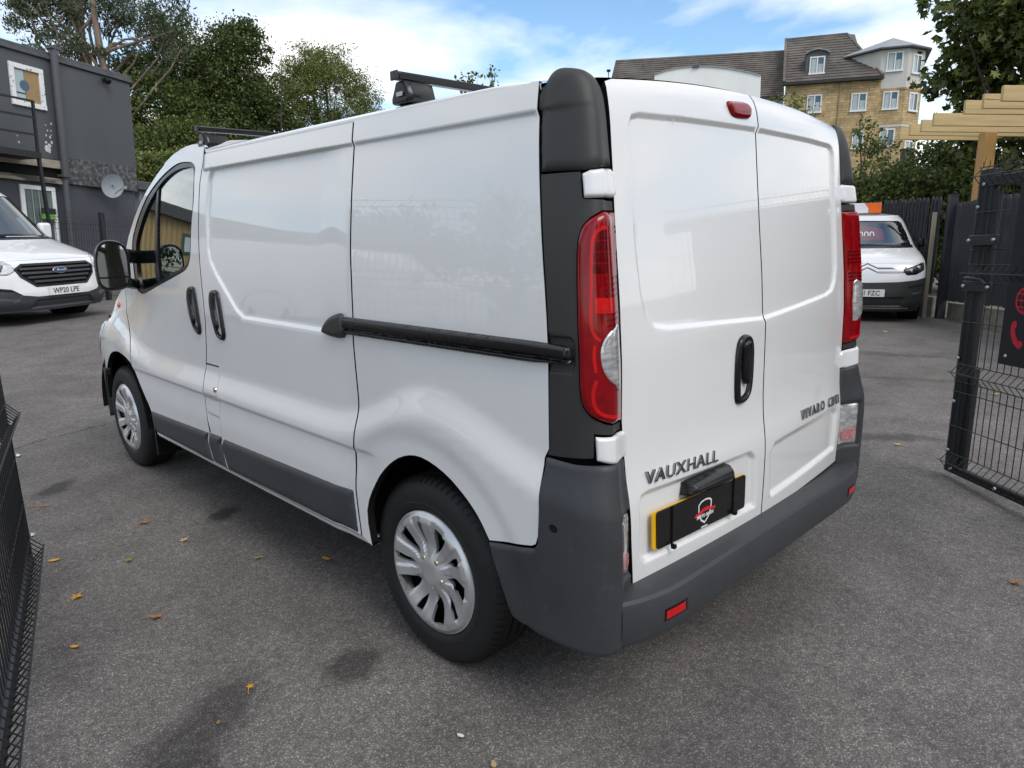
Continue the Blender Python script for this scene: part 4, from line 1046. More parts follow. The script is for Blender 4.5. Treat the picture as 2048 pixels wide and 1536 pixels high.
def W(y,z,step=.010):
    """half width of the bare body side (no pressings)"""
    u=U(z)+step*sstep(1.762,1.772,z)*sstep(2.43,2.37,y)
    s=zs(y); w=u+(.952-u)*sstep(s+.058,s-.075,z)
    fade=sstep(1.02,1.13,y)*sstep(3.62,3.45,y)
    w=w+fade*(-.008*sstep(.716,.700,z)*(1-sstep(.70,.56,z)))
    # front: plan taper of the upper body, nose rounding
    ty=np.clip((y-2.35)/1.3,0,3); w=w-.055*ty**2*sstep(.75,1.15,z)*(1-.0*z)
    tn=np.clip((y-3.9)/.75,0,1.2); w=w-.20*tn**2.4
    for cy,r in ((.80,.445),(3.935,.43)):
        d=np.hypot(y-cy,z-.32); w=w-.008*sstep(r+.105,r+.035,d)
    return w
_rz=np.array([.2,.44,.60,.70,.76,.82,.90,1.0,1.15,1.31,1.47,1.66,1.78,1.83,1.86,1.885,1.90,1.95])
_ry=np.array([.068,.066,.064,.064,.068,.078,.084,.086,.089,.101,.119,.139,.151,.160,.170,.186,.205,.30])
_rzz=np.linspace(.2,1.95,500); _ryy=np.interp(_rzz,_rz,_ry); _ryy=np.convolve(np.pad(_ryy,8,'edge'),np.ones(17)/17,'valid')
XC=.775
def Yc(z): return np.interp(z,_rzz,_ryy)
def Yr(x,z): return Yc(z+.05*np.minimum(np.abs(x),1)**2.5)+.045*x*x
def Ye(z): return .235+ .075*sstep(1.1,1.85,z)
def corner(t,z,off=0.,n=2.7):
    """t 0..1 from side edge to rear (x=-XC); t<0 runs along the side, t>1 along the rear"""
    t=np.asarray(t,float); z=np.asarray(z,float)
    ye=Ye(z); w=W(ye,z,.004); yb=Yr(XC,z); a=w-XC; b=ye-yb
    th=np.clip(t,0,1)*np.pi/2; e=2./n
    c=np.cos(th); s=np.sin(th)
    x=-(XC+a*np.abs(c)**e); y=ye-b*np.abs(s)**e
    y=np.where(t<0,ye-t*.25,y); x=np.where(t<0,-W(ye-t*.25,z),x)
    xr=-XC+(t-1)*.25; x=np.where(t>1,xr,x); y=np.where(t>1,Yr(xr,z),y)
    return np.stack([x,y,z+0*t],-1)
def side(y,z): return np.stack([-W(y,z),y+0*z,z+0*y],-1)
def rear(x,z): return np.stack([x+0*z,Yr(x,z),z+0*x],-1)
van = empty('panel_van', (0, 0, 0), 0, 'white panel van with grey bumpers and roof bars seen from behind, in the foreground', 'van')
APIL = [(2.37, 1.869), (2.489, 1.886), (2.604, 1.894), (2.697, 1.890), (2.818, 1.872), (2.922, 1.845), (3.06, 1.795), (3.219, 1.73), (3.377, 1.655), (3.494, 1.578), (3.624, 1.476), (3.70, 1.40)]
NOSE = [(3.74, 1.34), (3.80, 1.25), (3.92, 1.15), (4.08, 1.09), (4.28, 1.02), (4.46, 0.93), (4.58, 0.80), (4.63, 0.64)]
GAP1 = [(2.407, 1.857), (2.42, 1.809), (2.453, 1.71), (2.46, 1.628), (2.463, 1.504), (2.46, 1.421), (2.454, 1.294), (2.448, 1.187), (2.447, 1.079), (2.472, 0.943), (2.495, 0.862)]
GAP1B = [(2.513, 0.805), (2.505, 0.753), (2.507, 0.66), (2.496, 0.621), (2.487, 0.557), (2.479, 0.521), (2.500, 0.476), (2.47, 0.368)]
WINGGAP = [(3.555, 0.742), (3.557, 0.806), (3.61, 0.88), (3.706, 0.968), (3.775, 1.028), (3.80, 1.12), (3.78, 1.24), (3.72, 1.36)]
WIN = [(2.669, 1.825), (2.562, 1.815), (2.514, 1.788), (2.518, 1.748), (2.523, 1.631), (2.545, 1.549), (2.561, 1.421), (2.579, 1.36), (2.634, 1.315), (2.766, 1.28), (3.067, 1.216), (3.32, 1.164), (3.417, 1.156), (3.525, 1.185), (3.538, 1.258), (3.547, 1.363), (3.530, 1.455), (3.465, 1.525), (3.38, 1.595), (3.217, 1.692), (3.004, 1.769), (2.833, 1.811), (2.744, 1.824)]
PANE = [(2.653, 1.798), (2.565, 1.792), (2.535, 1.772), (2.535, 1.715), (2.545, 1.589), (2.562, 1.506), (2.576, 1.421), (2.60, 1.37), (2.644, 1.335), (2.791, 1.298), (3.063, 1.238), (3.334, 1.182), (3.423, 1.190), (3.466, 1.261), (3.465, 1.364), (3.45, 1.45), (3.304, 1.583), (3.151, 1.674), (2.97, 1.750), (2.79, 1.790)]
ARCHF = [(3.254, 0.355), (3.31, 0.481), (3.397, 0.571), (3.489, 0.651), (3.553, 0.729), (3.60, 0.750), (3.669, 0.768), (3.80, 0.778), (3.914, 0.765), (4.004, 0.725), (4.10, 0.655), (4.18, 0.56), (4.24, 0.45), (4.27, 0.34)]
ARCHR = [(1.098, 0.345), (1.115, 0.485), (1.047, 0.607), (0.964, 0.691), (0.875, 0.742), (0.781, 0.759), (0.67, 0.734), (0.579, 0.684), (0.515, 0.63), (0.469, 0.568)]
SREAR = [(1.162, 1.846), (1.162, 1.80), (1.166, 1.60), (1.164, 1.418), (1.160, 1.316), (1.158, 1.20), (1.164, 1.10), (1.160, 1.00), (1.156, 0.90), (1.158, 0.83), (1.162, 0.75), (1.175, 0.66), (1.185, 0.546), (1.178, 0.457), (1.168, 0.367)]
def arc_smooth(p, per=3):
    p = np.asarray(p, float); n = len(p); out = []
    for i in range(n - 1):
        a = p[max(i - 1, 0)]; b = p[i]; c = p[i + 1]; d = p[min(i + 2, n - 1)]
        for k in range(per):
            t = k / per
            out.append(0.5 * (2 * b + (c - a) * t + (2 * a - 5 * b + 4 * c - d) * t * t + (3 * b - a - 3 * c + d) * t ** 3))
    out.append(p[-1])
    return [tuple(q) for q in out]
sm = arc_smooth
ARCHF_S = sm(ARCHF); ARCHR_S = sm(ARCHR)
rear_edge = [(float(Ye(z)) + 0.004, z) for z in np.linspace(0.90, 1.846, 14)]
ROWS = (1.757, 1.7625, 1.767, 1.7715, 1.778, 0.722, 0.714, 0.706, 0.698, 0.688)
SIDE = lambda y, z: side(np.asarray(y, float), np.asarray(z, float))
REAR = lambda x, z: rear(np.asarray(x, float), np.asarray(z, float))
CORN = lambda t, z: corner(t, z)
PRESS_S = [(1.10, 1.79), (1.10, 1.123), (2.035, 1.123), (2.10, 1.150), (2.30, 1.312), (2.345, 1.36), (2.366, 1.42), (2.370, 1.60), (2.352, 1.730), (2.335, 1.757), (2.30, 1.764), (2.22, 1.766)]
PRESS_S[0] = (1.10, 1.766)

# side panels, both sides
k = [i for i, p in enumerate(ARCHF) if p == (3.553, 0.729)][0]
ks = ARCHF_S.index(min(ARCHF_S, key=lambda p: abs(p[0] - 3.553) + abs(p[1] - 0.729)))
apil_in = [(y, z - 0.001) for y, z in APIL]
door_out = GAP1 + GAP1B + ARCHF_S[:ks + 1] + WINGGAP + apil_in[::-1]
fd, fd2 = panel('front_door', door_out, SIDE, -1, WHITE, van, grid=0.022, holes=[spline(WIN, 3)], gap=0.0042, mirror=True, rows=ROWS, seam_shade=True)
slide_out = [(1.162, 1.842)] + SREAR[1:] + [(2.336, 0.367), (2.336, 0.526), (2.344, 0.62), (2.344, 0.715), (2.353, 0.863), (2.495, 0.862)] + GAP1[::-1][1:-1] + [(2.412, 1.842)]
sd, sd2 = panel('sliding_door', slide_out, SIDE, -1, WHITE, van, grid=0.022, gap=0.0042, mirror=True, rows=ROWS, seam_shade=True, press=[(PRESS_S, lambda A: 0.012 * sstep(1.18, 1.40, A[:, 0]), 0.015)])
filler = [(2.353, 0.859), (2.344, 0.715), (2.344, 0.62), (2.336, 0.526), (2.336, 0.367), (2.47, 0.367)] + GAP1B[::-1][1:] + [(2.495, 0.859)]
panel('filler_panel', filler, SIDE, -1, WHITE, van, grid=0.02, gap=0.0012, mirror=True, press=[([(2.492, 0.622), (2.35, 0.618), (2.345, 0.40), (2.475, 0.40)], 0.004, 0.008)])
quarter = SREAR[::-1] + rear_edge[::-1] + [(0.254, 0.872), (0.253, 0.73), (0.258, 0.65), (0.268, 0.622), (0.285, 0.612)] + ARCHR_S[::-1]
quarter = quarter[:-1] + [(1.098, 0.345)]
panel('rear_quarter_panel', quarter, SIDE, -1, WHITE, van, grid=0.022, gap=0.0042, mirror=True, rows=ROWS, seam_shade=True, depth=0.03, press=[([(-0.2, 1.766), (-0.2, 1.20), (-0.2, 0.2), (-0.21, 0.2), (-0.21, 1.766)], 0.0, 0.02)])
wing = WINGGAP[::-1][:-1] + ARCHF_S[ks:] + [(4.60, 0.34), (4.63, 0.64)] + NOSE[::-1][1:]
wing = [p for p in wing]
panel('front_wing', [p for p in wing], SIDE, -1, WHITE, van, grid=0.03, gap=0.0042, mirror=True, rows=ROWS, seam_shade=True, depth=0.03)
fb = [(4.635, 0.60), (4.64, 0.28), (4.28, 0.28), (4.25, 0.45), (4.19, 0.56), (4.12, 0.635)]
panel('front_bumper_end', fb, SIDE, -1, PLASTIC, van, grid=0.03, off=0.012, mirror=True, depth=0.03)
# sill edge under the doors
for s in (-1, 1):
    mb = MB(); ys = np.linspace(1.12, 3.26, 30)
    for z0, z1, dx0, dx1 in ((0.338, 0.366, -0.012, 0.0),):
        vs = []
        for y in ys:
            w = float(W(y, 0.37)); vs += [(s * (w - 0.05), y, 0.335), (s * (w - 0.010), y, 0.345), (s * (w - 0.002), y, 0.364), (s * (w - 0.05), y, 0.366)]
        fs = []
        for i in range(len(ys) - 1):
            for j in range(3):
                fs.append((i * 4 + j, i * 4 + j + 1, i * 4 + j + 5, i * 4 + j + 4))
        mb.add(vs, fs)
    mb.build('sill_flange', WHITE, van, smooth=True)
# lower cladding in three pieces a side
c1 = [(2.316, 0.522), (2.349, 0.480), (2.298, 0.366), (1.185, 0.372), (1.200, 0.545)]
c2 = [(2.481, 0.518), (2.336, 0.524), (2.362, 0.484), (2.311, 0.366), (2.455, 0.366), (2.508, 0.464)]
c3 = [(3.302, 0.493), (2.488, 0.519), (2.517, 0.471), (2.472, 0.366), (3.250, 0.366), (3.298, 0.430)]
for c in (c1, c2, c3):
    panel('side_cladding', rounded(c, 0.012), SIDE, -1, PLASTIC, van, grid=0.02, off=-0.004, dome=0.016, domer=0.035, gap=0.003, mirror=True, depth=0.01)
# window frame, panes, divider
panel('window_seal', spline(WIN, 3), SIDE, -1, BLACK, fd, grid=0.02, off=-0.006, holes=[spline(PANE, 3)], gap=0.0, depth=0.012, dome=0.004, domer=0.02)
panel('window_seal', spline(WIN, 3), lambda y, z: SIDE(y, z) * (-1, 1, 1), 1, BLACK, fd2, grid=0.03, off=-0.006, holes=[spline(PANE, 3)], depth=0.012)
panel('window_pane', inset(spline(PANE, 3), -0.006), SIDE, -1, GLASS, fd, grid=0.05, off=-0.013, depth=0)
panel('window_pane', inset(spline(PANE, 3), -0.006), lambda y, z: SIDE(y, z) * (-1, 1, 1), 1, GLASS, fd2, grid=0.05, off=-0.013, depth=0)
panel('window_divider', [(3.035, 1.745), (3.062, 1.745), (3.095, 1.60), (3.107, 1.42), (3.10, 1.225), (3.06, 1.235), (3.066, 1.42), (3.058, 1.60)], SIDE, -1, BLACK, fd, grid=0.03, off=-0.006, depth=0.02)
# handles
HF = [(2.578, 1.235), (2.540, 1.229), (2.525, 1.183), (2.506, 1.05), (2.515, 1.010), (2.548, 1.002), (2.590, 1.03), (2.618, 1.080), (2.634, 1.135), (2.636, 1.185), (2.615, 1.225)]
HS = [(2.309, 1.230), (2.268, 1.222), (2.250, 1.177), (2.230, 1.053), (2.238, 1.010), (2.272, 0.998), (2.318, 1.015), (2.345, 1.070), (2.360, 1.125), (2.364, 1.180), (2.347, 1.220)]
for d, d2, h in ((fd, fd2, HF), (sd, sd2, HS)):
    for par, fnn, sg in ((d, SIDE, -1), (d2, lambda y, z: SIDE(y, z) * (-1, 1, 1), 1)):
        ho = panel('door_handle', spline(h, 3), fnn, sg, BLACK, par, grid=0.012, off=0.001, dome=0.012, domer=0.012, depth=0.006,
                   press=[(inset(spline(h, 3), 0.022), 0.018, 0.010)])
        hh = np.asarray(h); cen = hh.mean(0)
        grip = [(cen[0] + 0.010, cen[1] + 0.095), (cen[0] + 0.034, cen[1] + 0.09), (cen[0] + 0.040, cen[1] + 0.02), (cen[0] + 0.026, cen[1] - 0.045), (cen[0] + 0.004, cen[1] - 0.07), (cen[0] - 0.012, cen[1] - 0.05), (cen[0] + 0.004, cen[1] + 0.02)]
        panel('handle_grip', spline(grip, 3), fnn, sg, BLACK, par, grid=0.012, off=0.006, dome=0.014, domer=0.012, depth=0.02)
# lock barrel, side repeater
mb = MB(); mb.lathe([(-0.006, 0.0001), (-0.006, 0.012), (0.0, 0.014), (0.01, 0.014)], (-float(W(2.356, 0.75)) + 0.001, 2.365, 0.752), 16, 'x')
mb.build('lock_barrel', CHROME, van, smooth=True)
panel('side_repeater', spline([(3.99, 1.075), (3.955, 1.07), (3.945, 1.05), (3.965, 1.035), (3.995, 1.045)], 3), SIDE, -1, AMBER, van, grid=0.01, dome=0.012, domer=0.018, depth=0.005, mirror=True)
# sliding door rail and its cover
def rail_fn(y, z):
    return SIDE(y, z)
for sgn in (-1, 1):
    fnn = SIDE if sgn < 0 else (lambda y, z: SIDE(y, z) * (-1, 1, 1))
    rl = panel('slide_rail', rounded([(1.215, 1.186), (0.31, 1.188), (0.17, 1.186), (0.165, 1.140), (0.31, 1.130), (1.215, 1.124)], 0.012), (lambda y, z: np.where((np.asarray(y) < 0.31)[..., None], SIDE(np.maximum(y, 0.30), z) * (1, 0, 1) + np.stack([0 * np.asarray(y), y, 0 * np.asarray(y)], -1), SIDE(y, z)) * ((1, 1, 1) if sgn < 0 else (-1, 1, 1))), sgn, BLACK, van, grid=0.02, off=0.002, dome=0.016, domer=0.014, depth=0.02,
               press=[([(1.23, 1.1465), (0.15, 1.155), (0.15, 1.145), (1.23, 1.1385)], 0.014, 0.008)])
    panel('rail_cover', spline([(1.349, 1.132), (1.318, 1.166), (1.265, 1.190), (1.212, 1.191), (1.212, 1.112), (1.335, 1.113)], 3), fnn, sgn, TRIM, van, grid=0.012, off=0.004, dome=0.022, domer=0.022, depth=0.02)

# ---- roof
def roof_z(q, y):
    h = 0.036 + 0.030 * sstep(0.15, 1.3, y) - 0.012 * sstep(1.9, 2.7, y)
    return h * np.maximum(0, 1 - np.abs(q) ** 3.0) ** 0.62
def roof_edge(y):
    ya = np.array([p[0] for p in APIL]); za = np.array([p[1] for p in APIL])
    z = np.where(y < 2.40, 1.848, np.interp(y, ya, za))
    z = z + (1.848 - z) * sstep(2.42, 2.30, y)
    return z
NY, NX = 90, 49
vs = []
for i in range(NY):
    t = i / (NY - 1)
    for j in range(NX):
        q = -math.cos(math.pi * (min(max(j, 1), NX - 2) - 1) / (NX - 3))
        we = float(W(1.0, 1.848)); xx = q * we
        ax = abs(xx)
        zd = 1.886 - 0.040 * min(1.2, (ax / 0.76)) ** 2
        if ax <= XC: y0 = float(Yr(np.array(xx), np.array(zd)))
        else:
            ye = float(Ye(1.85)); b = ye - float(Yr(np.array(XC), np.array(1.866))); u = min(1.0, (ax - XC) / (we - XC))
            y0 = ye - b * (1 - u ** 2.7) ** (1 / 2.7)
        y = y0 + 0.004 + (2.94 - y0) * t
        ze = float(roof_edge(np.array(y))); w = float(W(y, ze))
        bow = 0.13 * sstep(2.3, 2.94, y) * (1 - q * q)
        zz = ze + float(roof_z(q, y)); kk = float(sstep(0.0, 0.22, y - y0)); zz = zz * kk + min(zd, zz) * (1 - kk)
        if j in (0, NX - 1): zz -= 0.014; w -= 0.003
        vs.append((q * w, y + bow, zz))
fs = [(i * NX + j, i * NX + j + 1, (i + 1) * NX + j + 1, (i + 1) * NX + j) for i in range(NY - 1) for j in range(NX - 1)]
mesh_obj('roof', vs, fs, WHITE, van, smooth=True)
# windscreen, bonnet and nose span between the two body edges
def span(edge, bow, crown, n=25):
    vs = []
    for i, (y, z) in enumerate(edge):
        w = float(W(y, z))
        for j in range(n):
            q = -1 + 2 * j / (n - 1)
            vs.append((q * w, y + bow[i] * (1 - q * q), z + crown[i] * (1 - q * q)))
    fs = [(i * n + j, i * n + j + 1, (i + 1) * n + j + 1, (i + 1) * n + j) for i in range(len(edge) - 1) for j in range(n - 1)]
    return vs, fs
e1 = sm([(2.922, 1.845)] + APIL[6:] + [(3.74, 1.34), (3.80, 1.25)])
v, f = span(e1, np.linspace(0.13, 0.16, len(e1)), np.linspace(0.04, 0.0, len(e1)))
mesh_obj('windscreen', v, f, GLASS, van, smooth=True)
e2 = sm(NOSE[1:])
v, f = span(e2, np.linspace(0.16, 0.30, len(e2)), np.linspace(0.0, 0.03, len(e2)))
mesh_obj('bonnet', v, f, WHITE, van, smooth=True)
v, f = span([(4.63, 0.64), (4.645, 0.45), (4.64, 0.28)], [0.30, 0.30, 0.28], [0.03, 0, 0])
mesh_obj('front_bumper', v, f, PLASTIC, van, smooth=True)
for s in (-1, 1):
    hl = [(4.25, 0.93), (4.42, 0.87), (4.56, 0.74), (4.55, 0.66), (4.40, 0.68), (4.25, 0.80)]
    panel('headlamp', spline(hl, 3), SIDE if s < 0 else (lambda y, z: SIDE(y, z) * (-1, 1, 1)), s, CLEAR, van, grid=0.03, off=0.002, dome=0.012, domer=0.03, depth=0.01)
# inner structure: dark lining behind the gaps, floor, bulkhead
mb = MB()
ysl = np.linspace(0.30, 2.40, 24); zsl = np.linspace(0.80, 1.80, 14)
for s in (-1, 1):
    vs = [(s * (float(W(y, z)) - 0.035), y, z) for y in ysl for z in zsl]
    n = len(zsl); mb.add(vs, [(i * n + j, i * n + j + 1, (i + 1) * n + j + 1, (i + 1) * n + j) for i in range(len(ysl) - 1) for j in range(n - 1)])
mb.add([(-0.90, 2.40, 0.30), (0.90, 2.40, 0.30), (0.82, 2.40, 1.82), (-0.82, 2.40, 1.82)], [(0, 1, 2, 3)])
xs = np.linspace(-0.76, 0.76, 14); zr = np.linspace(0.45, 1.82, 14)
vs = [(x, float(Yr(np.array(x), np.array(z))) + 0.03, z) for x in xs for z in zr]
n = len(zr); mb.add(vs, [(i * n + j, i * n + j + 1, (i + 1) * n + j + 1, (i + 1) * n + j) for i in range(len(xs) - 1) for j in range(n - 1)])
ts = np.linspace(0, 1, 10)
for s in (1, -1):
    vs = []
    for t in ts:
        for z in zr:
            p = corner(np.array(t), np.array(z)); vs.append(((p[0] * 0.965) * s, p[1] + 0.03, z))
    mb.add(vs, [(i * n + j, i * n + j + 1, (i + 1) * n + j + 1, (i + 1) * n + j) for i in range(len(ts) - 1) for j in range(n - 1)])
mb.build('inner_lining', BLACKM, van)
mb = MB()
mb.box(-0.62, 0.62, 0.12, 4.55, 0.24, 0.79)
mb.box(-0.90, 0.90, 0.13, 4.30, 0.785, 0.80)
mb.box(-0.90, 0.90, 1.20, 3.22, 0.34, 0.78)
mb.box(-0.86, 0.86, 3.28, 4.2, 0.80, 0.97)
mb.build('underbody', BLACKM, van)
for x in (-0.45, 0.45):
    mb = MB()
    mb.box(x - 0.24, x + 0.24, 2.55, 3.02, 0.80, 1.05)
    mb.add([(x - 0.23, 2.50, 1.0), (x + 0.23, 2.50, 1.0), (x + 0.23, 2.66, 1.0), (x - 0.23, 2.66, 1.0), (x - 0.20, 2.44, 1.50), (x + 0.20, 2.44, 1.50), (x + 0.20, 2.54, 1.50), (x - 0.20, 2.54, 1.50)],
           [(0, 1, 5, 4), (1, 2, 6, 5), (2, 3, 7, 6), (3, 0, 4, 7), (4, 5, 6, 7)])
    mb.box(x - 0.12, x + 0.12, 2.45, 2.53, 1.53, 1.72)
    mb.build('cab_seat', CABIN, van, bevel=0.03)
mb = MB(); mb.box(-0.80, 0.80, 3.38, 3.80, 0.97, 1.20); mb.box(-0.80, 0.80, 3.50, 3.95, 1.18, 1.235)
mb.build('dashboard', CABIN, van, bevel=0.03)
mb = MB(); cx, cy, cz = 0.42, 3.22, 1.13; ring = []
for i in range(25):
    a = 2 * math.pi * i / 24; ring.append((cx + 0.19 * math.cos(a), cy + 0.11 * math.sin(a), cz + 0.155 * math.sin(a)))
mb.tube(ring, 0.016, 8, cap=False); mb.bar((cx - 0.18, cy, cz), (cx + 0.18, cy, cz), 0.03, 0.05); mb.bar((cx, cy, cz), (cx, cy + 0.3, cz - 0.1), 0.05)
mb.build('steering_wheel', CABIN, van, smooth=True)

# ---- rear doors
DL = [(-0.752, 1.838), (-0.757, 1.789), (-0.761, 1.624), (-0.766, 1.515), (-0.774, 1.227), (-0.778, 0.967), (-0.768, 0.851), (-0.763, 0.745), (-0.758, 0.627), (-0.745, 0.468)]
top_l = [(x, 1.884 - 0.040 * (x / 0.76) ** 2) for x in np.linspace(-0.002, -0.72, 12)]
left_door = [(-0.001, 0.458)] + [(-0.001, 1.884)] + top_l[1:] + DL + [(-0.40, 0.465)]
PL = [(-0.683, 1.672), (-0.681, 1.735), (-0.666, 1.757), (-0.635, 1.764), (-0.43, 1.769), (0.02, 1.773), (0.02, 1.166), (-0.56, 1.198), (-0.625, 1.210), (-0.662, 1.243), (-0.678, 1.30), (-0.685, 1.416)]
PR = [(-x, z) for x, z in PL]
PR = [(-0.02, 1.773), (0.33, 1.776), (0.610, 1.766), (0.652, 1.748), (0.672, 1.715), (0.738, 1.521), (0.742, 1.323), (0.722, 1.235), (0.69, 1.198), (0.60, 1.186), (-0.02, 1.160)]
# right door's pressing is a mirror image of the left one
PR = [(-x, z) for x, z in PL][::-1]
NPL = [(-0.712, 0.720), (-0.700, 0.738), (-0.675, 0.742), (-0.33, 0.730), (-0.105, 0.722), (-0.075, 0.700), (-0.060, 0.52), (-0.69, 0.54), (-0.712, 0.56)]
NPR = [(0.050, 0.68), (0.085, 0.708), (0.16, 0.712), (0.68, 0.715), (0.712, 0.695), (0.705, 0.54), (0.072, 0.52)]
HND = [(-0.168, 1.127), (-0.130, 1.127), (-0.104, 1.108), (-0.094, 1.06), (-0.098, 0.965), (-0.112, 0.925), (-0.142, 0.905), (-0.182, 0.905), (-0.202, 0.93), (-0.206, 1.04), (-0.195, 1.105)]
rdl = panel('rear_door', left_door, REAR, 1, WHITE, van, grid=0.02, gap=0.0025, depth=0.03, seam_shade=True, press=[(PL, 0.011, 0.019), (NPL, 0.016, 0.022)])
rdr = panel('rear_door', [(-x, z) for x, z in left_door][::-1], REAR, 1, WHITE, van, grid=0.02, gap=0.0025, depth=0.03, seam_shade=True, press=[(PR, 0.011, 0.019), (NPR, 0.013, 0.030)])
panel('door_handle', spline(HND, 3), REAR, 1, BLACK, rdl, grid=0.012, off=0.001, dome=0.014, domer=0.014, depth=0.006, press=[(inset(spline(HND, 3), 0.022), 0.022, 0.012)])
panel('handle_grip', spline([(-0.172, 1.105), (-0.13, 1.108), (-0.118, 1.06), (-0.122, 0.99), (-0.14, 0.965), (-0.162, 0.985), (-0.168, 1.05)], 3), REAR, 1, BLACK, rdl, grid=0.012, off=0.004, dome=0.02, domer=0.014, depth=0.02)
BRK = [(-0.190, 1.838), (-0.15, 1.845), (-0.085, 1.848), (-0.055, 1.842), (-0.046, 1.825), (-0.060, 1.803), (-0.10, 1.797), (-0.15, 1.797), (-0.178, 1.806)]
panel('high_brake_light', spline(BRK, 3), REAR, 1, RED, rdl, grid=0.012, off=0.001, dome=0.012, domer=0.02, depth=0.006)
# number plate, lamp hood, badges
yp = lambda x, z, d: (x, float(Yr(np.array(x), np.array(z))) + 0.014 - d, z)
plate = [(-0.668, 0.680), (-0.152, 0.663), (-0.149, 0.545), (-0.662, 0.562)]
def pl3(a, b, d):
    yy0 = float(Yr(np.array(-0.665), np.array(0.62))); yy1 = float(Yr(np.array(-0.15), np.array(0.60)))
    t = (a + 0.665) / 0.515
    return (a, yy0 + (yy1 - yy0) * t + 0.010 - d, b)
mb = MB(); mb.prism([tuple(p) for p in rounded(plate, 0.012)], pl3, 0.008, 0.013); np_y = mb.build('number_plate', YELLOW, rdl)
mb = MB(); mb.prism([tuple(p) for p in rounded([(-0.652, 0.6782), (-0.151, 0.6615), (-0.148, 0.5440), (-0.646, 0.5605)], 0.012)], pl3, 0.0135, 0.0175); cov = mb.build('plate_cover', BLACK, rdl)
def plate_M(a, b, d):
    p0 = Vector(pl3(a, b, d)); px = Vector(pl3(a + 0.1, b - 0.0033, d)); return frame(p0, px - p0, (0, 0, 1))
for a in (-0.575, -0.228):
    mb = MB(); mb.bar(pl3(a - 0.003, 0.676, 0.0190), pl3(a, 0.549, 0.0190), 0.006, 0.003); mb.box(a - 0.007, a + 0.007, pl3(a, .66, .032)[1], pl3(a, .66, .02)[1], 0.545, 0.556)
    mb.build('cable_tie', BLACKM, rdl)
SW = pm('print_white', (0.75, 0.75, 0.75), rough=0.4, var=0.05, scale=30); SR = pm('print_red', (0.55, 0.02, 0.025), rough=0.4, var=0.1, scale=30)
lc = (-0.398, 0.606)
shield = [(-0.045, 0.035), (-0.028, 0.046), (0.0, 0.050), (0.028, 0.046), (0.045, 0.035), (0.043, 0.0), (0.026, -0.030), (0.0, -0.047), (-0.026, -0.030), (-0.043, 0.0)]
sc = [(lc[0] + 0.85 * a, lc[1] + 0.85 * b) for a, b in shield]; si = [tuple(p) for p in inset(np.array(sc), 0.0055)]
sc = [tuple(p) for p in (np.array(sc) if poly_area(sc) > 0 else np.array(sc)[::-1])]
mb = MB(); n = len(sc)
mb.add([pl3(*p, 0.0183) for p in sc] + [pl3(*p, 0.0183) for p in si], [(i, (i + 1) % n, (i + 1) % n + n, i + n) for i in range(n)])
mb.build('logo_shield', SW, rdl)
mb = MB(); car = [(-0.062, -0.004), (-0.05, 0.004), (-0.03, 0.006), (-0.012, 0.014), (0.016, 0.014), (0.034, 0.006), (0.058, 0.004), (0.060, -0.006), (0.0, 0.002), (-0.05, -0.008)]
mb.prism([(lc[0] + a, lc[1] + b) for a, b in car], pl3, 0.0187, 0.0191); mb.build('logo_car', SR, rdl)
text_obj('logo_lettering', 'MOTO BARN', SW, rdl, 0.016, plate_M(lc[0], lc[1] - 0.012, 0.0197), 0.0003, bold=0.0004)
mb = MB(); mb.bar(pl3(lc[0] - 0.018, 0.5572, 0.0180), pl3(lc[0] + 0.018, 0.5560, 0.0180), 0.0008, 0.0035); mb.build('logo_underline', SW, rdl)
hood = [(-0.508, 0.700), (-0.500, 0.720), (-0.485, 0.728), (-0.280, 0.728), (-0.262, 0.718), (-0.258, 0.690), (-0.265, 0.672), (-0.49, 0.680)]
panel('plate_lamp_hood', spline(hood, 2), REAR, 1, BLACK, rdl, grid=0.012, off=-0.012, dome=0.050, domer=0.030, depth=0.012)
def rear_text(name, txt, xc, zc, size, slope, **kw):
    p = Vector((xc, float(Yr(np.array(xc), np.array(zc))), zc)); e = 0.05
    px = Vector((xc + e, float(Yr(np.array(xc + e), np.array(zc))), zc + slope * e)) - p
    pz = Vector((xc, float(Yr(np.array(xc), np.array(zc + e))), zc + e)) - p
    M = frame(p, px, pz); M.translation = M.translation + (M.to_3x3() @ Vector((0, 0, 0.002)))
    return text_obj(name, txt, BADGE, kw.pop('parent'), size, M, **kw)
rear_text('badge_lettering', 'VAUXHALL', -0.507, 0.776, 0.053, -0.055, parent=rdl, extrude=0.004, shear=0.12, bold=0.0, sx=1.30, space=1.09)
rear_text('badge_lettering', 'VIVARO', 0.425, 0.762, 0.054, -0.03, parent=rdr, extrude=0.004, shear=0.12, bold=0.0, sx=1.04, space=1.34)
rear_text('badge_lettering', 'CDTI', 0.660, 0.752, 0.054, -0.05, parent=rdr, extrude=0.004, shear=0.12, bold=0.0, sx=0.90, space=1.34)

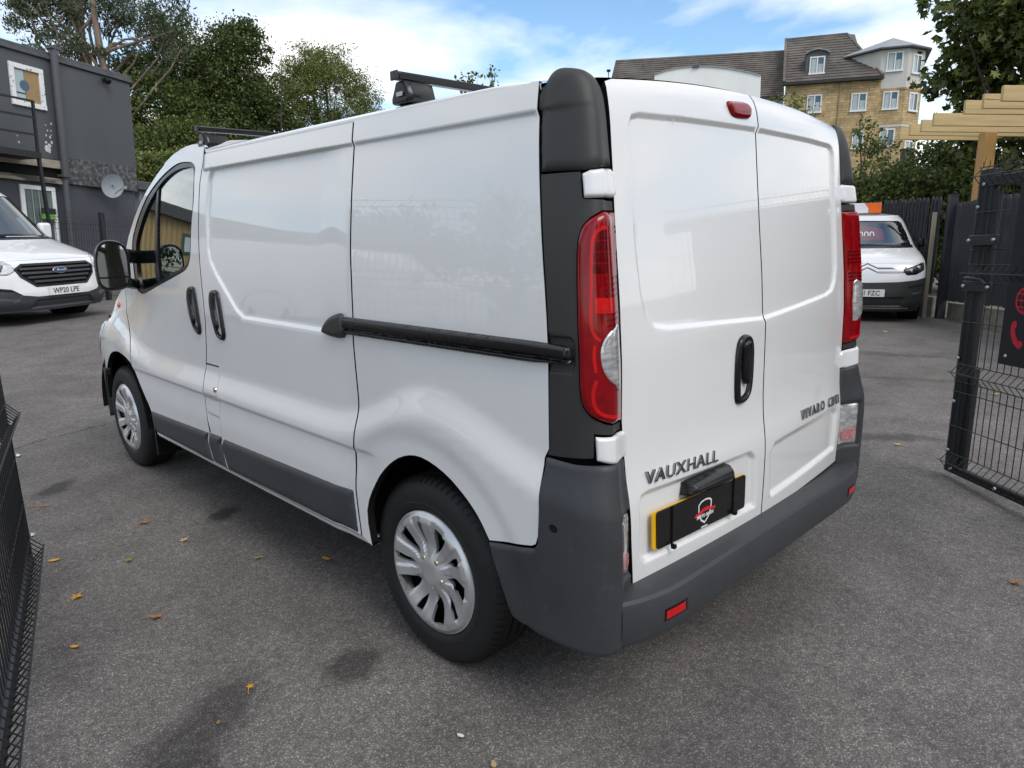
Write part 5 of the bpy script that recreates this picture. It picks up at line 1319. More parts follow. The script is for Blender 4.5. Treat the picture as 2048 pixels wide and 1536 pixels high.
# ---- rear corners
def corner2(t, z):
    """rear corner with a ridge that stands proud of the doors and turns back in to meet them"""
    t = np.asarray(t, float); z = np.asarray(z, float)
    p = corner(t, z, 0.0, 2.9)
    k = sstep(0.0, 0.62, t) * (1 - sstep(0.70, 1.04, t))
    A = np.interp(z, [0.3, 0.74, 0.87, 1.0, 1.5, 1.62, 1.75, 1.86], [0.060, 0.060, 0.044, 0.038, 0.038, 0.030, 0.018, 0.004])
    return p + np.stack([-0.12 + 0 * z, -0.99 + 0 * z, 0 * z], -1) * (A * k)[..., None]
def corner_panel(name, outl, mat, parent=None, **kw):
    r = []
    for s in (1, -1):
        fnn = corner2 if s > 0 else (lambda t, z: corner2(t, z) * (-1, 1, 1))
        par = parent[0 if s > 0 else 1] if isinstance(parent, (list, tuple)) else (parent or van)
        r.append(panel(name, outl, fnn, s, mat, par, sa=0.25, **kw))
    return r
CAP = [(-0.018, 1.618), (-0.018, 1.780)] + sm([(-0.018, 1.790), (-0.005, 1.825), (0.041, 1.848), (0.124, 1.861), (0.285, 1.868), (0.565, 1.867), (0.797, 1.863), (0.940, 1.852), (1.009, 1.832), (1.035, 1.790)], 4) + [(1.040, 1.720), (1.050, 1.626), (0.444, 1.615)]
corner_panel('pillar_cap', CAP, TRIM, grid=0.014, off=-0.006, dome=0.012, domer=0.030, gap=0.001, depth=0.03)
TR = [(-0.018, 1.613), (0.424, 1.613), (0.431, 1.551), (0.464, 1.547), (1.030, 1.543), (1.030, 1.518), (0.721, 1.518), (0.590, 1.509), (0.516, 1.502), (0.457, 1.492), (0.409, 1.481), (0.376, 1.465), (0.354, 1.448), (0.337, 1.413), (0.322, 1.361), (0.313, 1.316), (0.303, 1.239), (0.301, 1.172), (0.306, 1.081), (0.322, 1.046), (0.346, 1.031), (0.383, 1.018), (0.434, 1.006), (0.506, 0.997), (0.643, 0.986), (0.856, 0.976), (0.993, 0.969), (0.990, 0.949), (0.843, 0.953), (0.470, 0.961), (0.451, 0.896), (-0.055, 0.881), (-0.035, 1.050), (-0.022, 1.300)]
corner_panel('pillar_trim', TR, TRIM, grid=0.016, off=-0.002, gap=0.001, depth=0.02, press=[([(-0.200, 1.205), (0.215, 1.206), (0.249, 1.197), (0.256, 1.172), (0.256, 1.152), (0.249, 1.127), (0.215, 1.115), (-0.200, 1.112)], 0.006, 0.008)])
corner_panel('door_hinge', rounded([(0.445, 1.607), (0.558, 1.615), (1.006, 1.622), (1.075, 1.612), (1.085, 1.560), (1.030, 1.550), (0.451, 1.549)], 0.008), WHITE, grid=0.010, off=-0.003, dome=0.011, domer=0.010, depth=0.02)
corner_panel('door_hinge', rounded([(0.481, 0.954), (0.841, 0.949), (1.006, 0.942), (1.058, 0.928), (1.052, 0.872), (0.935, 0.867), (0.488, 0.891)], 0.008), WHITE, grid=0.010, off=-0.003, dome=0.011, domer=0.010, depth=0.02)
LAMP = [(1.030, 1.516), (0.721, 1.516), (0.590, 1.507), (0.516, 1.500), (0.457, 1.491), (0.412, 1.480), (0.379, 1.465), (0.358, 1.448), (0.341, 1.413), (0.326, 1.361), (0.316, 1.316), (0.306, 1.239), (0.305, 1.173), (0.309, 1.081), (0.326, 1.047), (0.350, 1.033), (0.385, 1.021), (0.434, 1.009), (0.506, 1.000), (0.644, 0.990), (0.858, 0.979), (0.993, 0.973), (0.995, 1.081), (0.996, 1.240), (1.002, 1.334), (1.020, 1.426)]
lamps = corner_panel('tail_lamp', LAMP, RED, grid=0.014, off=-0.002, dome=0.012, domer=0.022, gap=0.001, depth=0.02)
INL = [(0.890, 1.228), (0.776, 1.231), (0.652, 1.215), (0.588, 1.195), (0.561, 1.169), (0.575, 1.137), (0.627, 1.112), (0.742, 1.088), (0.890, 1.070)]
corner_panel('indicator_lens', spline(INL, 2), CLEAR, parent=lamps, grid=0.012, off=0.0105, dome=0.004, domer=0.015, depth=0.004)
corner_panel('amber_bulb', spline([(0.588, 1.176), (0.608, 1.166), (0.606, 1.153), (0.586, 1.158)], 3), AMBER, parent=lamps, grid=0.01, off=0.0135, depth=0.003)
def strip(pts, w):
    p = np.asarray(sm(pts, 5)); q = p * (0.25, 1); t = np.gradient(q, axis=0); t /= np.linalg.norm(t, axis=1, keepdims=True); nn = np.stack([-t[:, 1], t[:, 0]], 1)
    return np.concatenate([q + nn * w / 2, (q - nn * w / 2)[::-1]]) / (0.25, 1)
corner_panel('light_guide', strip([(0.713, 1.478), (0.600, 1.468), (0.539, 1.449), (0.514, 1.411), (0.493, 1.343), (0.470, 1.249), (0.499, 1.217), (0.569, 1.202)], 0.009), REDB, parent=lamps, grid=0.012, off=0.0105, depth=0.003)
corner_panel('light_guide', strip([(0.500, 1.191), (0.488, 1.156), (0.504, 1.123)], 0.009), REDB, parent=lamps, grid=0.012, off=0.0105, depth=0.003)
corner_panel('light_guide', strip([(0.508, 1.103), (0.476, 1.078), (0.476, 1.048), (0.522, 1.025), (0.625, 1.011), (0.921, 0.995)], 0.010), REDB, parent=lamps, grid=0.012, off=0.0105, depth=0.003)
for z0, z1, ta in ((1.447, 1.470, 0.573), (1.420, 1.443, 0.531), (1.393, 1.416, 0.512), (1.366, 1.389, 0.498)):
    corner_panel('brake_cell', [(ta + 0.02, z0), (0.722, z0), (0.722, z1), (ta + 0.03, z1)], REDD, parent=lamps, grid=0.014, off=0.0105, depth=0.003)
corner_panel('brake_cell', [(0.515, 1.270), (0.765, 1.268), (0.763, 1.305), (0.520, 1.308)], REDB, parent=lamps, grid=0.014, off=0.0105, depth=0.003)
for i in range(9):
    z = 1.235 + i * 0.0145
    if 3 <= i <= 4: continue
    corner_panel('lens_rib', [(0.66, z), (0.967, z), (0.967, z + 0.005), (0.66, z + 0.005)], REDD, parent=lamps, grid=0.02, off=0.0108, depth=0.002)
# bumper corners and the step bumper
BC = [(-0.076, 0.876), (0.253, 0.874), (0.509, 0.879), (0.818, 0.878), (1.018, 0.866), (1.047, 0.800), (1.056, 0.738), (1.070, 0.640), (1.085, 0.550), (1.095, 0.460), (1.070, 0.405), (1.036, 0.368), (0.842, 0.352), (0.377, 0.350), (-0.100, 0.350), (-0.420, 0.350), (-0.558, 0.356), (-0.640, 0.385), (-0.736, 0.437), (-0.870, 0.510), (-0.946, 0.566), (-0.600, 0.584), (-0.248, 0.606), (-0.165, 0.612), (-0.118, 0.630), (-0.098, 0.705), (-0.090, 0.800)]
CORN_L = corner2
bcs = []
for s in (1, -1):
    fnn = CORN_L if s > 0 else (lambda t, z: CORN_L(t, z) * (-1, 1, 1))
    o = panel('bumper_corner', rounded(BC, 0.012), fnn, s, PLASTIC, van, sa=0.25, grid=0.016, off=-0.003, dome=0.010, domer=0.018, gap=0.001, depth=0.03,
              press=[([(0.785, 0.721), (1.200, 0.722), (1.200, 0.525), (0.785, 0.524)], 0.010, 0.010)])
    bcs.append(o)
    panel('sensor_hole', np.stack([0.076 + 0.040 * np.cos(np.linspace(0, 6.2832, 15)[:-1]), 0.695 + 0.0115 * np.sin(np.linspace(0, 6.2832, 15)[:-1])], 1), fnn, s, BLACKM, o, sa=0.25, grid=0.01, off=0.0078, depth=0.002)
    panel('reversing_lamp', rounded([(0.800, 0.714), (1.035, 0.711), (1.040, 0.534), (0.805, 0.533)], 0.02), fnn, s, CLEAR, o, sa=0.25, grid=0.014, off=-0.006, dome=0.010, domer=0.02, depth=0.01)
    panel('fog_lamp_cell', rounded([(0.84, 0.603), (1.00, 0.600), (1.00, 0.554), (0.84, 0.555)], 0.01), fnn, s, pm('fog_red', (0.42, 0.16, 0.17), rough=0.2, var=0.4, scale=60, coat=1.0), o, sa=0.25, grid=0.014, off=0.0045, depth=0.002)
nb = 61; prof_n = 0; vs = []
BX = 0.862
def bump_out(x):
    e = max(0, (abs(x) - 0.60) / (BX - 0.60))
    return -0.012 + 0.052 * e ** 2.4
for i in range(nb):
    q = -1 + 2 * i / (nb - 1); x = BX * math.copysign(abs(q) ** 0.90, q)
    yd = float(Yr(np.array(min(abs(x), 0.78)), np.array(0.5))); yo = bump_out(x); tz = -0.022 * x
    pr = [(yd + 0.03, 0.470), (yd - 0.008, 0.474), (yo + 0.045, 0.474), (yo + 0.014, 0.471), (yo + 0.004, 0.464), (yo, 0.450), (yo - 0.001, 0.405), (yo + 0.002, 0.365), (yo + 0.007, 0.345), (yo + 0.024, 0.329), (0.16, 0.320)]
    prof_n = len(pr)
    for y, z in pr:
        vs.append((x, y, z + tz))
fs = [(i * prof_n + j, i * prof_n + j + 1, (i + 1) * prof_n + j + 1, (i + 1) * prof_n + j) for i in range(nb - 1) for j in range(prof_n - 1)]
fs += [tuple(range(prof_n)), tuple((nb - 1) * prof_n + j for j in range(prof_n))[::-1]]
rb = mesh_obj('rear_bumper', vs, fs, PLASTIC, van, smooth=True)
rb.data.set_sharp_from_angle(angle=R(27))
for s in (-1, 1):
    for nm, x0, x1, z0, z1, d, mt in (('bumper_reflector', 0.632, 0.718, 0.389, 0.414, 0.003, REDB), ('reflector_recess', 0.618, 0.724, 0.383, 0.420, 0.0012, BLACK)):
        mb = MB(); v = []
        for x in np.linspace(x0, x1, 6):
            y = bump_out(x) - d; v += [(s * x, y, z0 - 0.022 * s * x), (s * x, y, z1 - 0.022 * s * x)]
        mb.add(v, [(2 * i, 2 * i + 1, 2 * i + 3, 2 * i + 2) for i in range(5)])
        mb.build(nm, mt, rb)

# ---- wheels
def teardrop(r0, r1, w0, w1, ang, skew=0.0, n=8):
    pts = []
    for i in range(n + 1):
        t = i / n; r = r0 + (r1 - r0) * t; w = w0 * math.sin(math.pi * min(1, t * 0.62 + 0.02)) * 1.0 + w1 * t
        pts.append((r, w / 2, t))
    L_ = [(r * math.cos(ang + skew * t + w / r), r * math.sin(ang + skew * t + w / r)) for r, w, t in pts]
    R_ = [(r * math.cos(ang + skew * t - w / r), r * math.sin(ang + skew * t - w / r)) for r, w, t in pts]
    return L_ + R_[::-1]
def hub_fn(a, b):
    a = np.asarray(a, float); b = np.asarray(b, float); r = np.hypot(a, b); th = np.arctan2(b, a)
    h = 0.012 - 0.020 * sstep(0.03, 0.10, r) + 0.020 * sstep(0.10, 0.19, r) - 0.012 * sstep(0.200, 0.2187, r)
    ph = (th * 5 / (2 * math.pi)) % 1.0
    rib = np.minimum(np.abs(ph - 0.27), np.abs(ph - 0.73))
    h = h + 0.007 * sstep(0.16, 0.10, rib) * sstep(0.05, 0.09, r) * sstep(0.21, 0.18, r)
    return np.stack([-h, a, b], -1)
def make_wheel(loc, side_sign, spin):
    w = empty('wheel', loc); w.parent = van
    prof = [(0.16, 0.20), (0.195, 0.225), (0.205, 0.28), (0.195, 0.312), (0.178, 0.328), (0.17, 0.3345)]
    for gx in (0.145, 0.105, 0.065):
        prof += [(gx + 0.006, 0.336), (gx + 0.005, 0.328), (gx - 0.005, 0.328), (gx - 0.006, 0.336)]
    prof += [(0.030, 0.3345), (0.020, 0.329), (0.004, 0.314), (-0.006, 0.290), (-0.010, 0.270), (-0.0085, 0.252), (-0.010, 0.250), (-0.009, 0.236), (-0.001, 0.224), (0.012, 0.216), (0.05, 0.205)]
    mb = MB(); mb.lathe(prof, (0, 0, 0), 72, 'x')
    # shoulder lugs
    for i in range(72):
        a = 2 * math.pi * i / 72
        c, s_ = math.cos(a), math.sin(a); c2, s2 = math.cos(a + 0.022), math.sin(a + 0.022)
        v = []
        for (xx, r) in ((0.004, 0.3145), (0.020, 0.3300), (0.034, 0.3360)):
            v += [(xx - 0.0015, (r + 0.003) * c, (r + 0.003) * s_), (xx - 0.0015, (r + 0.003) * c2, (r + 0.003) * s2)]
        mb.add(v, [(0, 1, 3, 2), (2, 3, 5, 4)])
    t = mb.build('tyre', RUBBER, w, smooth=True)
    mb = MB(); mb.lathe([(0.03, 0.02), (0.045, 0.10), (0.055, 0.17), (0.04, 0.205), (0.012, 0.216)], (0, 0, 0), 40, 'x'); mb.build('steel_rim', BLACK, w, smooth=True)
    holes = []
    for k_ in range(5):
        a = spin + 2 * math.pi * k_ / 5
        holes.append(teardrop(0.080, 0.184, 0.040, 0.026, a, 0.12))
        holes.append(teardrop(0.098, 0.182, 0.018, 0.014, a + 2 * math.pi / 10 * 1.05, 0.08))
    an = np.linspace(0, 2 * math.pi, 73)[:-1]
    disc = np.stack([0.2187 * np.cos(an), 0.2187 * np.sin(an)], 1)
    def hf(a, b):
        a = np.asarray(a, float); b = np.asarray(b, float)
        ca, sa_ = math.cos(-spin), math.sin(-spin)
        p = hub_fn(a * ca - b * sa_, a * sa_ + b * ca)
        return np.stack([p[..., 0], a, b], -1)
    panel('hub_cap', disc, hf, -1, HUB, w, grid=0.006, holes=holes, depth=0.012)
    for k_ in range(5):
        a = spin + 0.30 + 2 * math.pi * k_ / 5
        mb = MB(); mb.lathe([(-0.010, 0.0001), (-0.010, 0.0085), (-0.006, 0.0105), (0.012, 0.011)], (0.002, 0.056 * math.cos(a), 0.056 * math.sin(a)), 10, 'x'); mb.build('wheel_bolt', BOLT, w, smooth=True)
    if side_sign > 0:
        w.rotation_euler = (0, 0, math.pi)
    return w
YW = 0.8117
wl = make_wheel((-0.90, YW, 0.330), -1, 0.62)
wf = make_wheel((-0.90, YW + 3.124, 0.330), -1, 1.15)
for src, y in ((wl, YW), (wf, YW + 3.124)):
    c = copy_tree(src, van); c.location = (0.90, y, 0.330); c.rotation_euler = (0, 0, math.pi)
# mud flap behind front wheel, wheel arch liners
for s in (-1, 1):
    mb = MB(); mb.box(min(s * 0.72, s * 0.93), max(s * 0.72, s * 0.93), 3.36, 3.375, 0.20, 0.42)
    mb.build('mud_flap', BLACK, van)
for s in (-1, 1):
    for cy in (YW, YW + 3.124):
        mb = MB(); n = 20; vs = []
        for i in range(n + 1):
            a = math.pi * i / n; vs += [(s * 0.925, cy + 0.435 * math.cos(a), 0.335 + 0.435 * math.sin(a)), (s * 0.60, cy + 0.435 * math.cos(a), 0.335 + 0.435 * math.sin(a))]
        mb.add(vs, [(2 * i, 2 * i + 1, 2 * i + 3, 2 * i + 2) for i in range(n)])
        mb.build('wheel_arch_liner', BLACKM, van)

# ---- door mirror
def mirror_unit(s):
    mb = MB()
    hc = Vector((-1.030, 3.345, 1.325))
    ang = R(-8)
    ax = Vector((math.cos(ang), math.sin(ang), 0.0)); up = Vector((0.05, 0.0, 1.0)).normalized(); fw = Vector((-math.sin(ang), math.cos(ang), 0))
    outl = [(-0.118, -0.10), (-0.105, -0.152), (-0.07, -0.182), (-0.02, -0.190), (0.05, -0.182), (0.092, -0.160), (0.112, -0.12), (0.116, -0.03), (0.112, 0.06), (0.095, 0.125), (0.06, 0.165), (0.0, 0.182), (-0.06, 0.176), (-0.10, 0.140), (-0.120, 0.08), (-0.125, 0.0)]
    outl = [(a * 0.69, b * 0.72) for a, b in outl]; outl = [tuple(p) for p in spline(outl, 3)]
    rings = [(0.0, 1.0), (0.012, 1.035), (0.04, 1.04), (0.085, 0.98), (0.125, 0.83), (0.150, 0.55), (0.158, 0.15)]
    n = len(outl); vs = []; fs = []
    for d, k_ in rings:
        for a, b in outl:
            p = hc + ax * (a * k_) + up * (b * k_) + fw * d; vs.append((p.x, p.y, p.z))
    for i in range(len(rings) - 1):
        for j in range(n):
            fs.append((i * n + j, i * n + (j + 1) % n, (i + 1) * n + (j + 1) % n, (i + 1) * n + j))
    fs.append(tuple((len(rings) - 1) * n + j for j in range(n)))
    # lip and recessed face
    k0 = len(vs)
    for d, k_ in ((0.0, 0.93), (0.014, 0.91)):
        for a, b in outl:
            p = hc + ax * (a * k_) + up * (b * k_) + fw * d; vs.append((p.x, p.y, p.z))
    for j in range(n):
        fs.append((j, k0 + j, k0 + (j + 1) % n, (j + 1) % n)); fs.append((k0 + j, k0 + n + j, k0 + n + (j + 1) % n, k0 + (j + 1) % n))
    fs.append(tuple(k0 + n + j for j in range(n)))
    flip = lambda v: (v[0] * -s, v[1], v[2])
    mo = mesh_obj('door_mirror', [flip(v) for v in vs], fs, BLACK, van, smooth=True)
    mo.data.set_sharp_from_angle(angle=R(50))
    for nm, zlo, zhi in (('mirror_pane', -0.062, 0.5), ('wide_angle_pane', -0.5, -0.071)):
        q = [(a * 0.88, b * 0.90) for a, b in outl]
        q = [(a, min(max(b, zlo), zhi)) for a, b in q]
        vv = [];
        tilt = 0.10 if nm == 'mirror_pane' else -0.05
        for a, b in q:
            p = hc + ax * a + up * b + fw * (0.0065 + 0.0 * tilt); vv.append(flip((p.x, p.y, p.z)))
        m_ = mesh_obj(nm, vv, [tuple(range(len(vv)))], MIRROR, mo)
    for z0, y1, z1 in ((1.375, 3.50, 1.36), (1.225, 3.50, 1.20)):
        a = hc + ax * 0.06 + fw * 0.05 + up * (z0 - 1.325); b = Vector((-0.87, y1, z1))
        mb = MB(); mb.bar(flip(a), flip(b), 0.06, 0.075 if z0 > 1.3 else 0.055)
        mb.build('mirror_arm', BLACK, mo, bevel=0.015)
for s in (-1, 1):
    mirror_unit(s)

# ---- roof bars and aerial
for yb, zt in ((0.925, 1.948), (2.452, 1.955)):
    mb = MB(); mb.bar((-0.855, yb, zt), (0.855, yb, zt), 0.034, 0.024, (0, 0, 1))
    bar = mb.build('roof_bar', BLACK, van, bevel=0.005)
    for s in (-1, 1):
        mb = MB()
        foot = [(-0.072, 0.0), (0.078, 0.0), (0.080, 0.02), (0.055, 0.050), (0.034, 0.066), (-0.034, 0.066), (-0.058, 0.05), (-0.076, 0.026)]
        zb = 1.868
        vs = []; 
        for x_, k_ in ((s * 0.845, 0.80), (s * 0.828, 1.0), (s * 0.745, 1.0), (s * 0.72, 0.8)):
            for a, b in foot:
                vs.append((x_, yb + a * k_ * (0.66 if abs(x_) > 0.8 else 0.45), zb + b * (1 if b > 0.05 else k_)))
        n = len(foot); fs = [(i * n + j, i * n + (j + 1) % n, (i + 1) * n + (j + 1) % n, (i + 1) * n + j) for i in range(3) for j in range(n)]
        fs += [tuple(range(n)), tuple(3 * n + j for j in range(n))[::-1]]
        mb.add(vs, fs); mb.build('bar_foot', BLACK, bar, bevel=0.006)
        mb = MB(); mb.box(s * 0.8500 - 0.002, s * 0.8500 + 0.002, yb - 0.022, yb + 0.008, 1.888, 1.900); 
        mb.build('maker_mark', STEEL, bar)
        mb = MB(); mb.box(s * 0.853 - 0.004, s * 0.853 + 0.012 * s, yb - 0.019, yb + 0.019, zt - 0.0145, zt + 0.0145); mb.build('bar_end_cap', PLASTIC, bar, bevel=0.004)
mb = MB(); mb.tube([(-0.26, 2.80, 1.90), (-0.258, 2.80, 1.97), (-0.213, 2.80, 2.415)], [0.006, 0.0035, 0.0015], 6); mb.build('roof_aerial', BLACK, van)

# ------------------------------------------------------------------ the other vans (seen from the front)
def front_van(root, S, plate_text, paint=WHITE):
    zt = np.array(S['z']); yt = np.array(S['y']); wt_ = np.array(S['w']); N_ = 300
    zz = np.linspace(zt[0], zt[-1], N_)
    def smooth(v, k=13):
        return np.convolve(np.pad(np.interp(zz, zt, v), k // 2, 'edge'), np.ones(k) / k, 'valid')
    ys = smooth(yt); ws = smooth(wt_); cd = S['corner']; ex = S.get('n', 2.6); L_ = S['length']
    prof = lambda z: np.interp(z, zz, ys); wid = lambda z: np.interp(z, zz, ws)
    def F(x, z):
        x = np.asarray(x, float); z = np.asarray(z, float)
        q = np.clip(np.abs(x) / wid(z), 0, 0.9995)
        return np.stack([x, prof(z) + cd * (1 - (1 - q ** ex) ** (1 / ex)), z], -1)
    def mirrored(p): return [(-a, b) for a, b in p][::-1]
    # flanks and tail
    zl = np.linspace(S['z'][0] + 0.02, zt[-1], 30)
    for s in (-1, 1):
        vs = []
        for z in zl:
            w = float(wid(z)); p = F(np.array(w * 0.985), np.array(z))
            w2 = float(np.interp(z, [0.2, 0.5, 1.1, S['h'] - 0.25, S['h']], [0.94, 0.98, 0.98, 0.88, 0.80])) * S['hw']
            vs.append((s * float(p[0]), float(p[1]), z)); y0 = float(p[1])
            for k_ in range(1, 9):
                t = k_ / 8; y = y0 + (L_ - y0) * t; b = min(1, (y - y0) / 0.9); b = b * b * (3 - 2 * b)
                vs.append((s * (float(p[0]) + (w2 - float(p[0])) * b), y, z))
        mesh_obj('side_panel', vs, [(i * 9 + j, i * 9 + j + 1, (i + 1) * 9 + j + 1, (i + 1) * 9 + j) for i in range(29) for j in range(8)], paint, root, smooth=True)
    # roof
    vs = []; zt_ = float(zt[-1]); y0 = float(ys[-1]); nx = 13
    for i in range(10):
        t = i / 9
        for j in range(nx):
            q = -1 + 2 * j / (nx - 1); p = F(np.array(q * float(ws[-1]) * 0.985), np.array(zt_))
            y = float(p[1]) + (L_ - float(p[1])) * t; w2 = S['hw'] * 0.80; b = min(1, (y - float(p[1])) / 0.9)
            vs.append((q * (float(ws[-1]) * 0.985 * (1 - b) + w2 * b), y, zt_ + (S['h'] - zt_) * min(1, t * 6) * (1 - abs(q) ** 4)))
    mesh_obj('roof', vs, [(i * nx + j, i * nx + j + 1, (i + 1) * nx + j + 1, (i + 1) * nx + j) for i in range(9) for j in range(nx - 1)], paint, root, smooth=True)
    mb = MB(); mb.add([(-S['hw'] * 0.94, L_, 0.25), (S['hw'] * 0.94, L_, 0.25), (S['hw'] * 0.80, L_, S['h']), (-S['hw'] * 0.80, L_, S['h'])], [(0, 1, 2, 3)]); mb.build('tail_panel', paint, root)
    mb = MB(); mb.box(-S['hw'] * 0.80, S['hw'] * 0.80, 0.75, L_ - 0.1, 0.20, 0.60); mb.build('underbody', BLACKM, root)
    edge = lambda z: float(wid(z)) * 0.984
    def full(z0, z1, n=12):
        zs_ = np.linspace(z0, z1, n)
        return [(-edge(z), z) for z in zs_[::-1]] + [(edge(z), z) for z in zs_]
    g = 0.04
    za, zb, zc, zd = S['bumper_top'], S['bonnet'], S['cowl'], S['screen_top']
    lowp = [(-edge(z), z) for z in np.linspace(S['wing_low'], S['z'][0], 6)] + [(edge(z), z) for z in np.linspace(S['z'][0], S['wing_low'], 6)]
    panel('front_bumper', lowp + S['bumper_line'], F, 1, PLASTIC if S.get('grey') else TRIM, root, grid=g, off=0.004, depth=0.02, press=S.get('bumper_press', []))
    panel('nose_panel', [tuple(p) for p in S['bumper_line'][::-1]] + [(edge(z), z) for z in np.linspace(S['wing_low'], zb, 8)] + [(-edge(z), z) for z in np.linspace(zb, S['wing_low'], 8)], F, 1, paint, root, grid=g, depth=0.02, press=S.get('nose_press', []))
    panel('bonnet', full(zb + 0.004, zc), F, 1, paint, root, grid=g, depth=0.01)
    sc = S['screen']
    panel('screen_surround', full(zc, zt_ - 0.001, 16), F, 1, paint, root, grid=g, depth=0.0, holes=[sc])
    ws_ = panel('windscreen', inset(np.array(sc), -0.01), F, 1, GLASSD, root, grid=0.06, off=-0.008, depth=0.0)
    panel('cab_shade_sheet', [(-edge(zc) * 0.9, zc - 0.02), (edge(zc) * 0.9, zc - 0.02), (edge(zd) * 0.95, zd), (-edge(zd) * 0.95, zd)], lambda x, z: F(x, z) + np.array([0, 0.28, -0.05]), 1, CABIN, root, grid=0.1, depth=0.0)  # dark sheet behind the whole windscreen, standing in for the cab's shade
    panel('scuttle', [(-edge(zc) * 0.93, zc - 0.018), (edge(zc) * 0.93, zc - 0.018), (edge(zc) * 0.93, zc + 0.022), (-edge(zc) * 0.93, zc + 0.022)], F, 1, BLACK, root, grid=0.05, off=0.006, depth=0.01)
    for a in S['wipers']:
        p = [F(np.array(x), np.array(z)) + (0, -0.02, 0.0) for x, z in a]; mb = MB(); mb.tube([tuple(q) for q in p], 0.010, 6); mb.build('wiper', BLACK, root)
    for m_ in (0, 1):
        hl = S['headlamp'] if m_ == 0 else mirrored(S['headlamp'])
        h = panel('headlamp', rounded(hl, 0.02), F, 1, CLEAR if S.get('grey') else BLACK, root, grid=0.03, off=0.003, dome=0.010, domer=0.03, depth=0.02)
        for (cx, cz, r_) in S['bulbs']:
            cx = cx if m_ == 0 else -cx; p = F(np.array(cx), np.array(cz))
            mb = MB(); mb.lathe([(-0.016, 0.0005), (-0.018, r_ * 0.7), (-0.014, r_), (0.0, r_ * 1.05)], tuple(p), 16, 'y'); mb.build('bulb_lens', CHROME, h, smooth=True)
    # number plate
    px, pz = S['plate']; p = F(np.array(px), np.array(pz)); mb = MB(); y = float(p[1])
    mb.box(px - 0.26, px + 0.26, y - 0.030, y + 0.01, pz - 0.056, pz + 0.056); pl = mb.build('number_plate', PLATEW, root)
    text_obj('plate_lettering', plate_text, INK, pl, 0.105, frame((px, y - 0.031, pz - 0.002), (1, 0, 0), (0, 0, 1)), 0.0006, bold=0.0016, sx=0.90)
    # wheels
    for s in (-1, 1):
        for y in S['axles']:
            w = empty('wheel', (s * (S['hw'] - 0.14), y, S['wr'])); w.parent = root
            mb = MB(); mb.lathe([(-0.10, S['wr'] - 0.12), (-0.11, S['wr'] - 0.05), (-0.09, S['wr'] - 0.012), (-0.06, S['wr']), (0.06, S['wr']), (0.09, S['wr'] - 0.012), (0.11, S['wr'] - 0.05), (0.10, S['wr'] - 0.12)], (0, 0, 0), 32, 'x'); mb.build('tyre', RUBBER, w, smooth=True)
            mb = MB(); mb.lathe([(0.06 * s, 0.001), (0.08 * s, 0.10), (0.07 * s, S['wr'] - 0.12)], (0, 0, 0), 24, 'x'); mb.build('hub_cap', HUB, w, smooth=True)
            mb = MB(); mb.lathe([(-0.12, S['wr'] + 0.07), (0.125, S['wr'] + 0.07), (0.125, S['wr'] + 0.055), (-0.12, S['wr'] + 0.055)], (0, 0, 0.03), 32, 'x'); mb.build('arch_trim', BLACKM, w)
    # mirrors
    for s in (-1, 1):
        y = float(F(np.array(edge(zc)), np.array(zc))[1]) + 0.20; mb = MB()
        mb.box(min(s * (S['hw'] - 0.02), s * (S['hw'] + (0.17 if S.get('grey') else 0.09))), max(s * (S['hw'] - 0.02), s * (S['hw'] + (0.17 if S.get('grey') else 0.09))), y, y + 0.12, zc - 0.02, zc + (0.24 if S.get('grey') else 0.13)); mm = mb.build('door_mirror', paint if S.get('grey') else BLACK, root, bevel=0.04)
        mb = MB(); mb.box(min(s * (S['hw'] - 0.16), s * S['hw']), max(s * (S['hw'] - 0.16), s * S['hw']), y + 0.03, y + 0.09, zc + 0.0, zc + 0.07); mb.build('mirror_arm', BLACK, mm, bevel=0.01)
    return F, edge

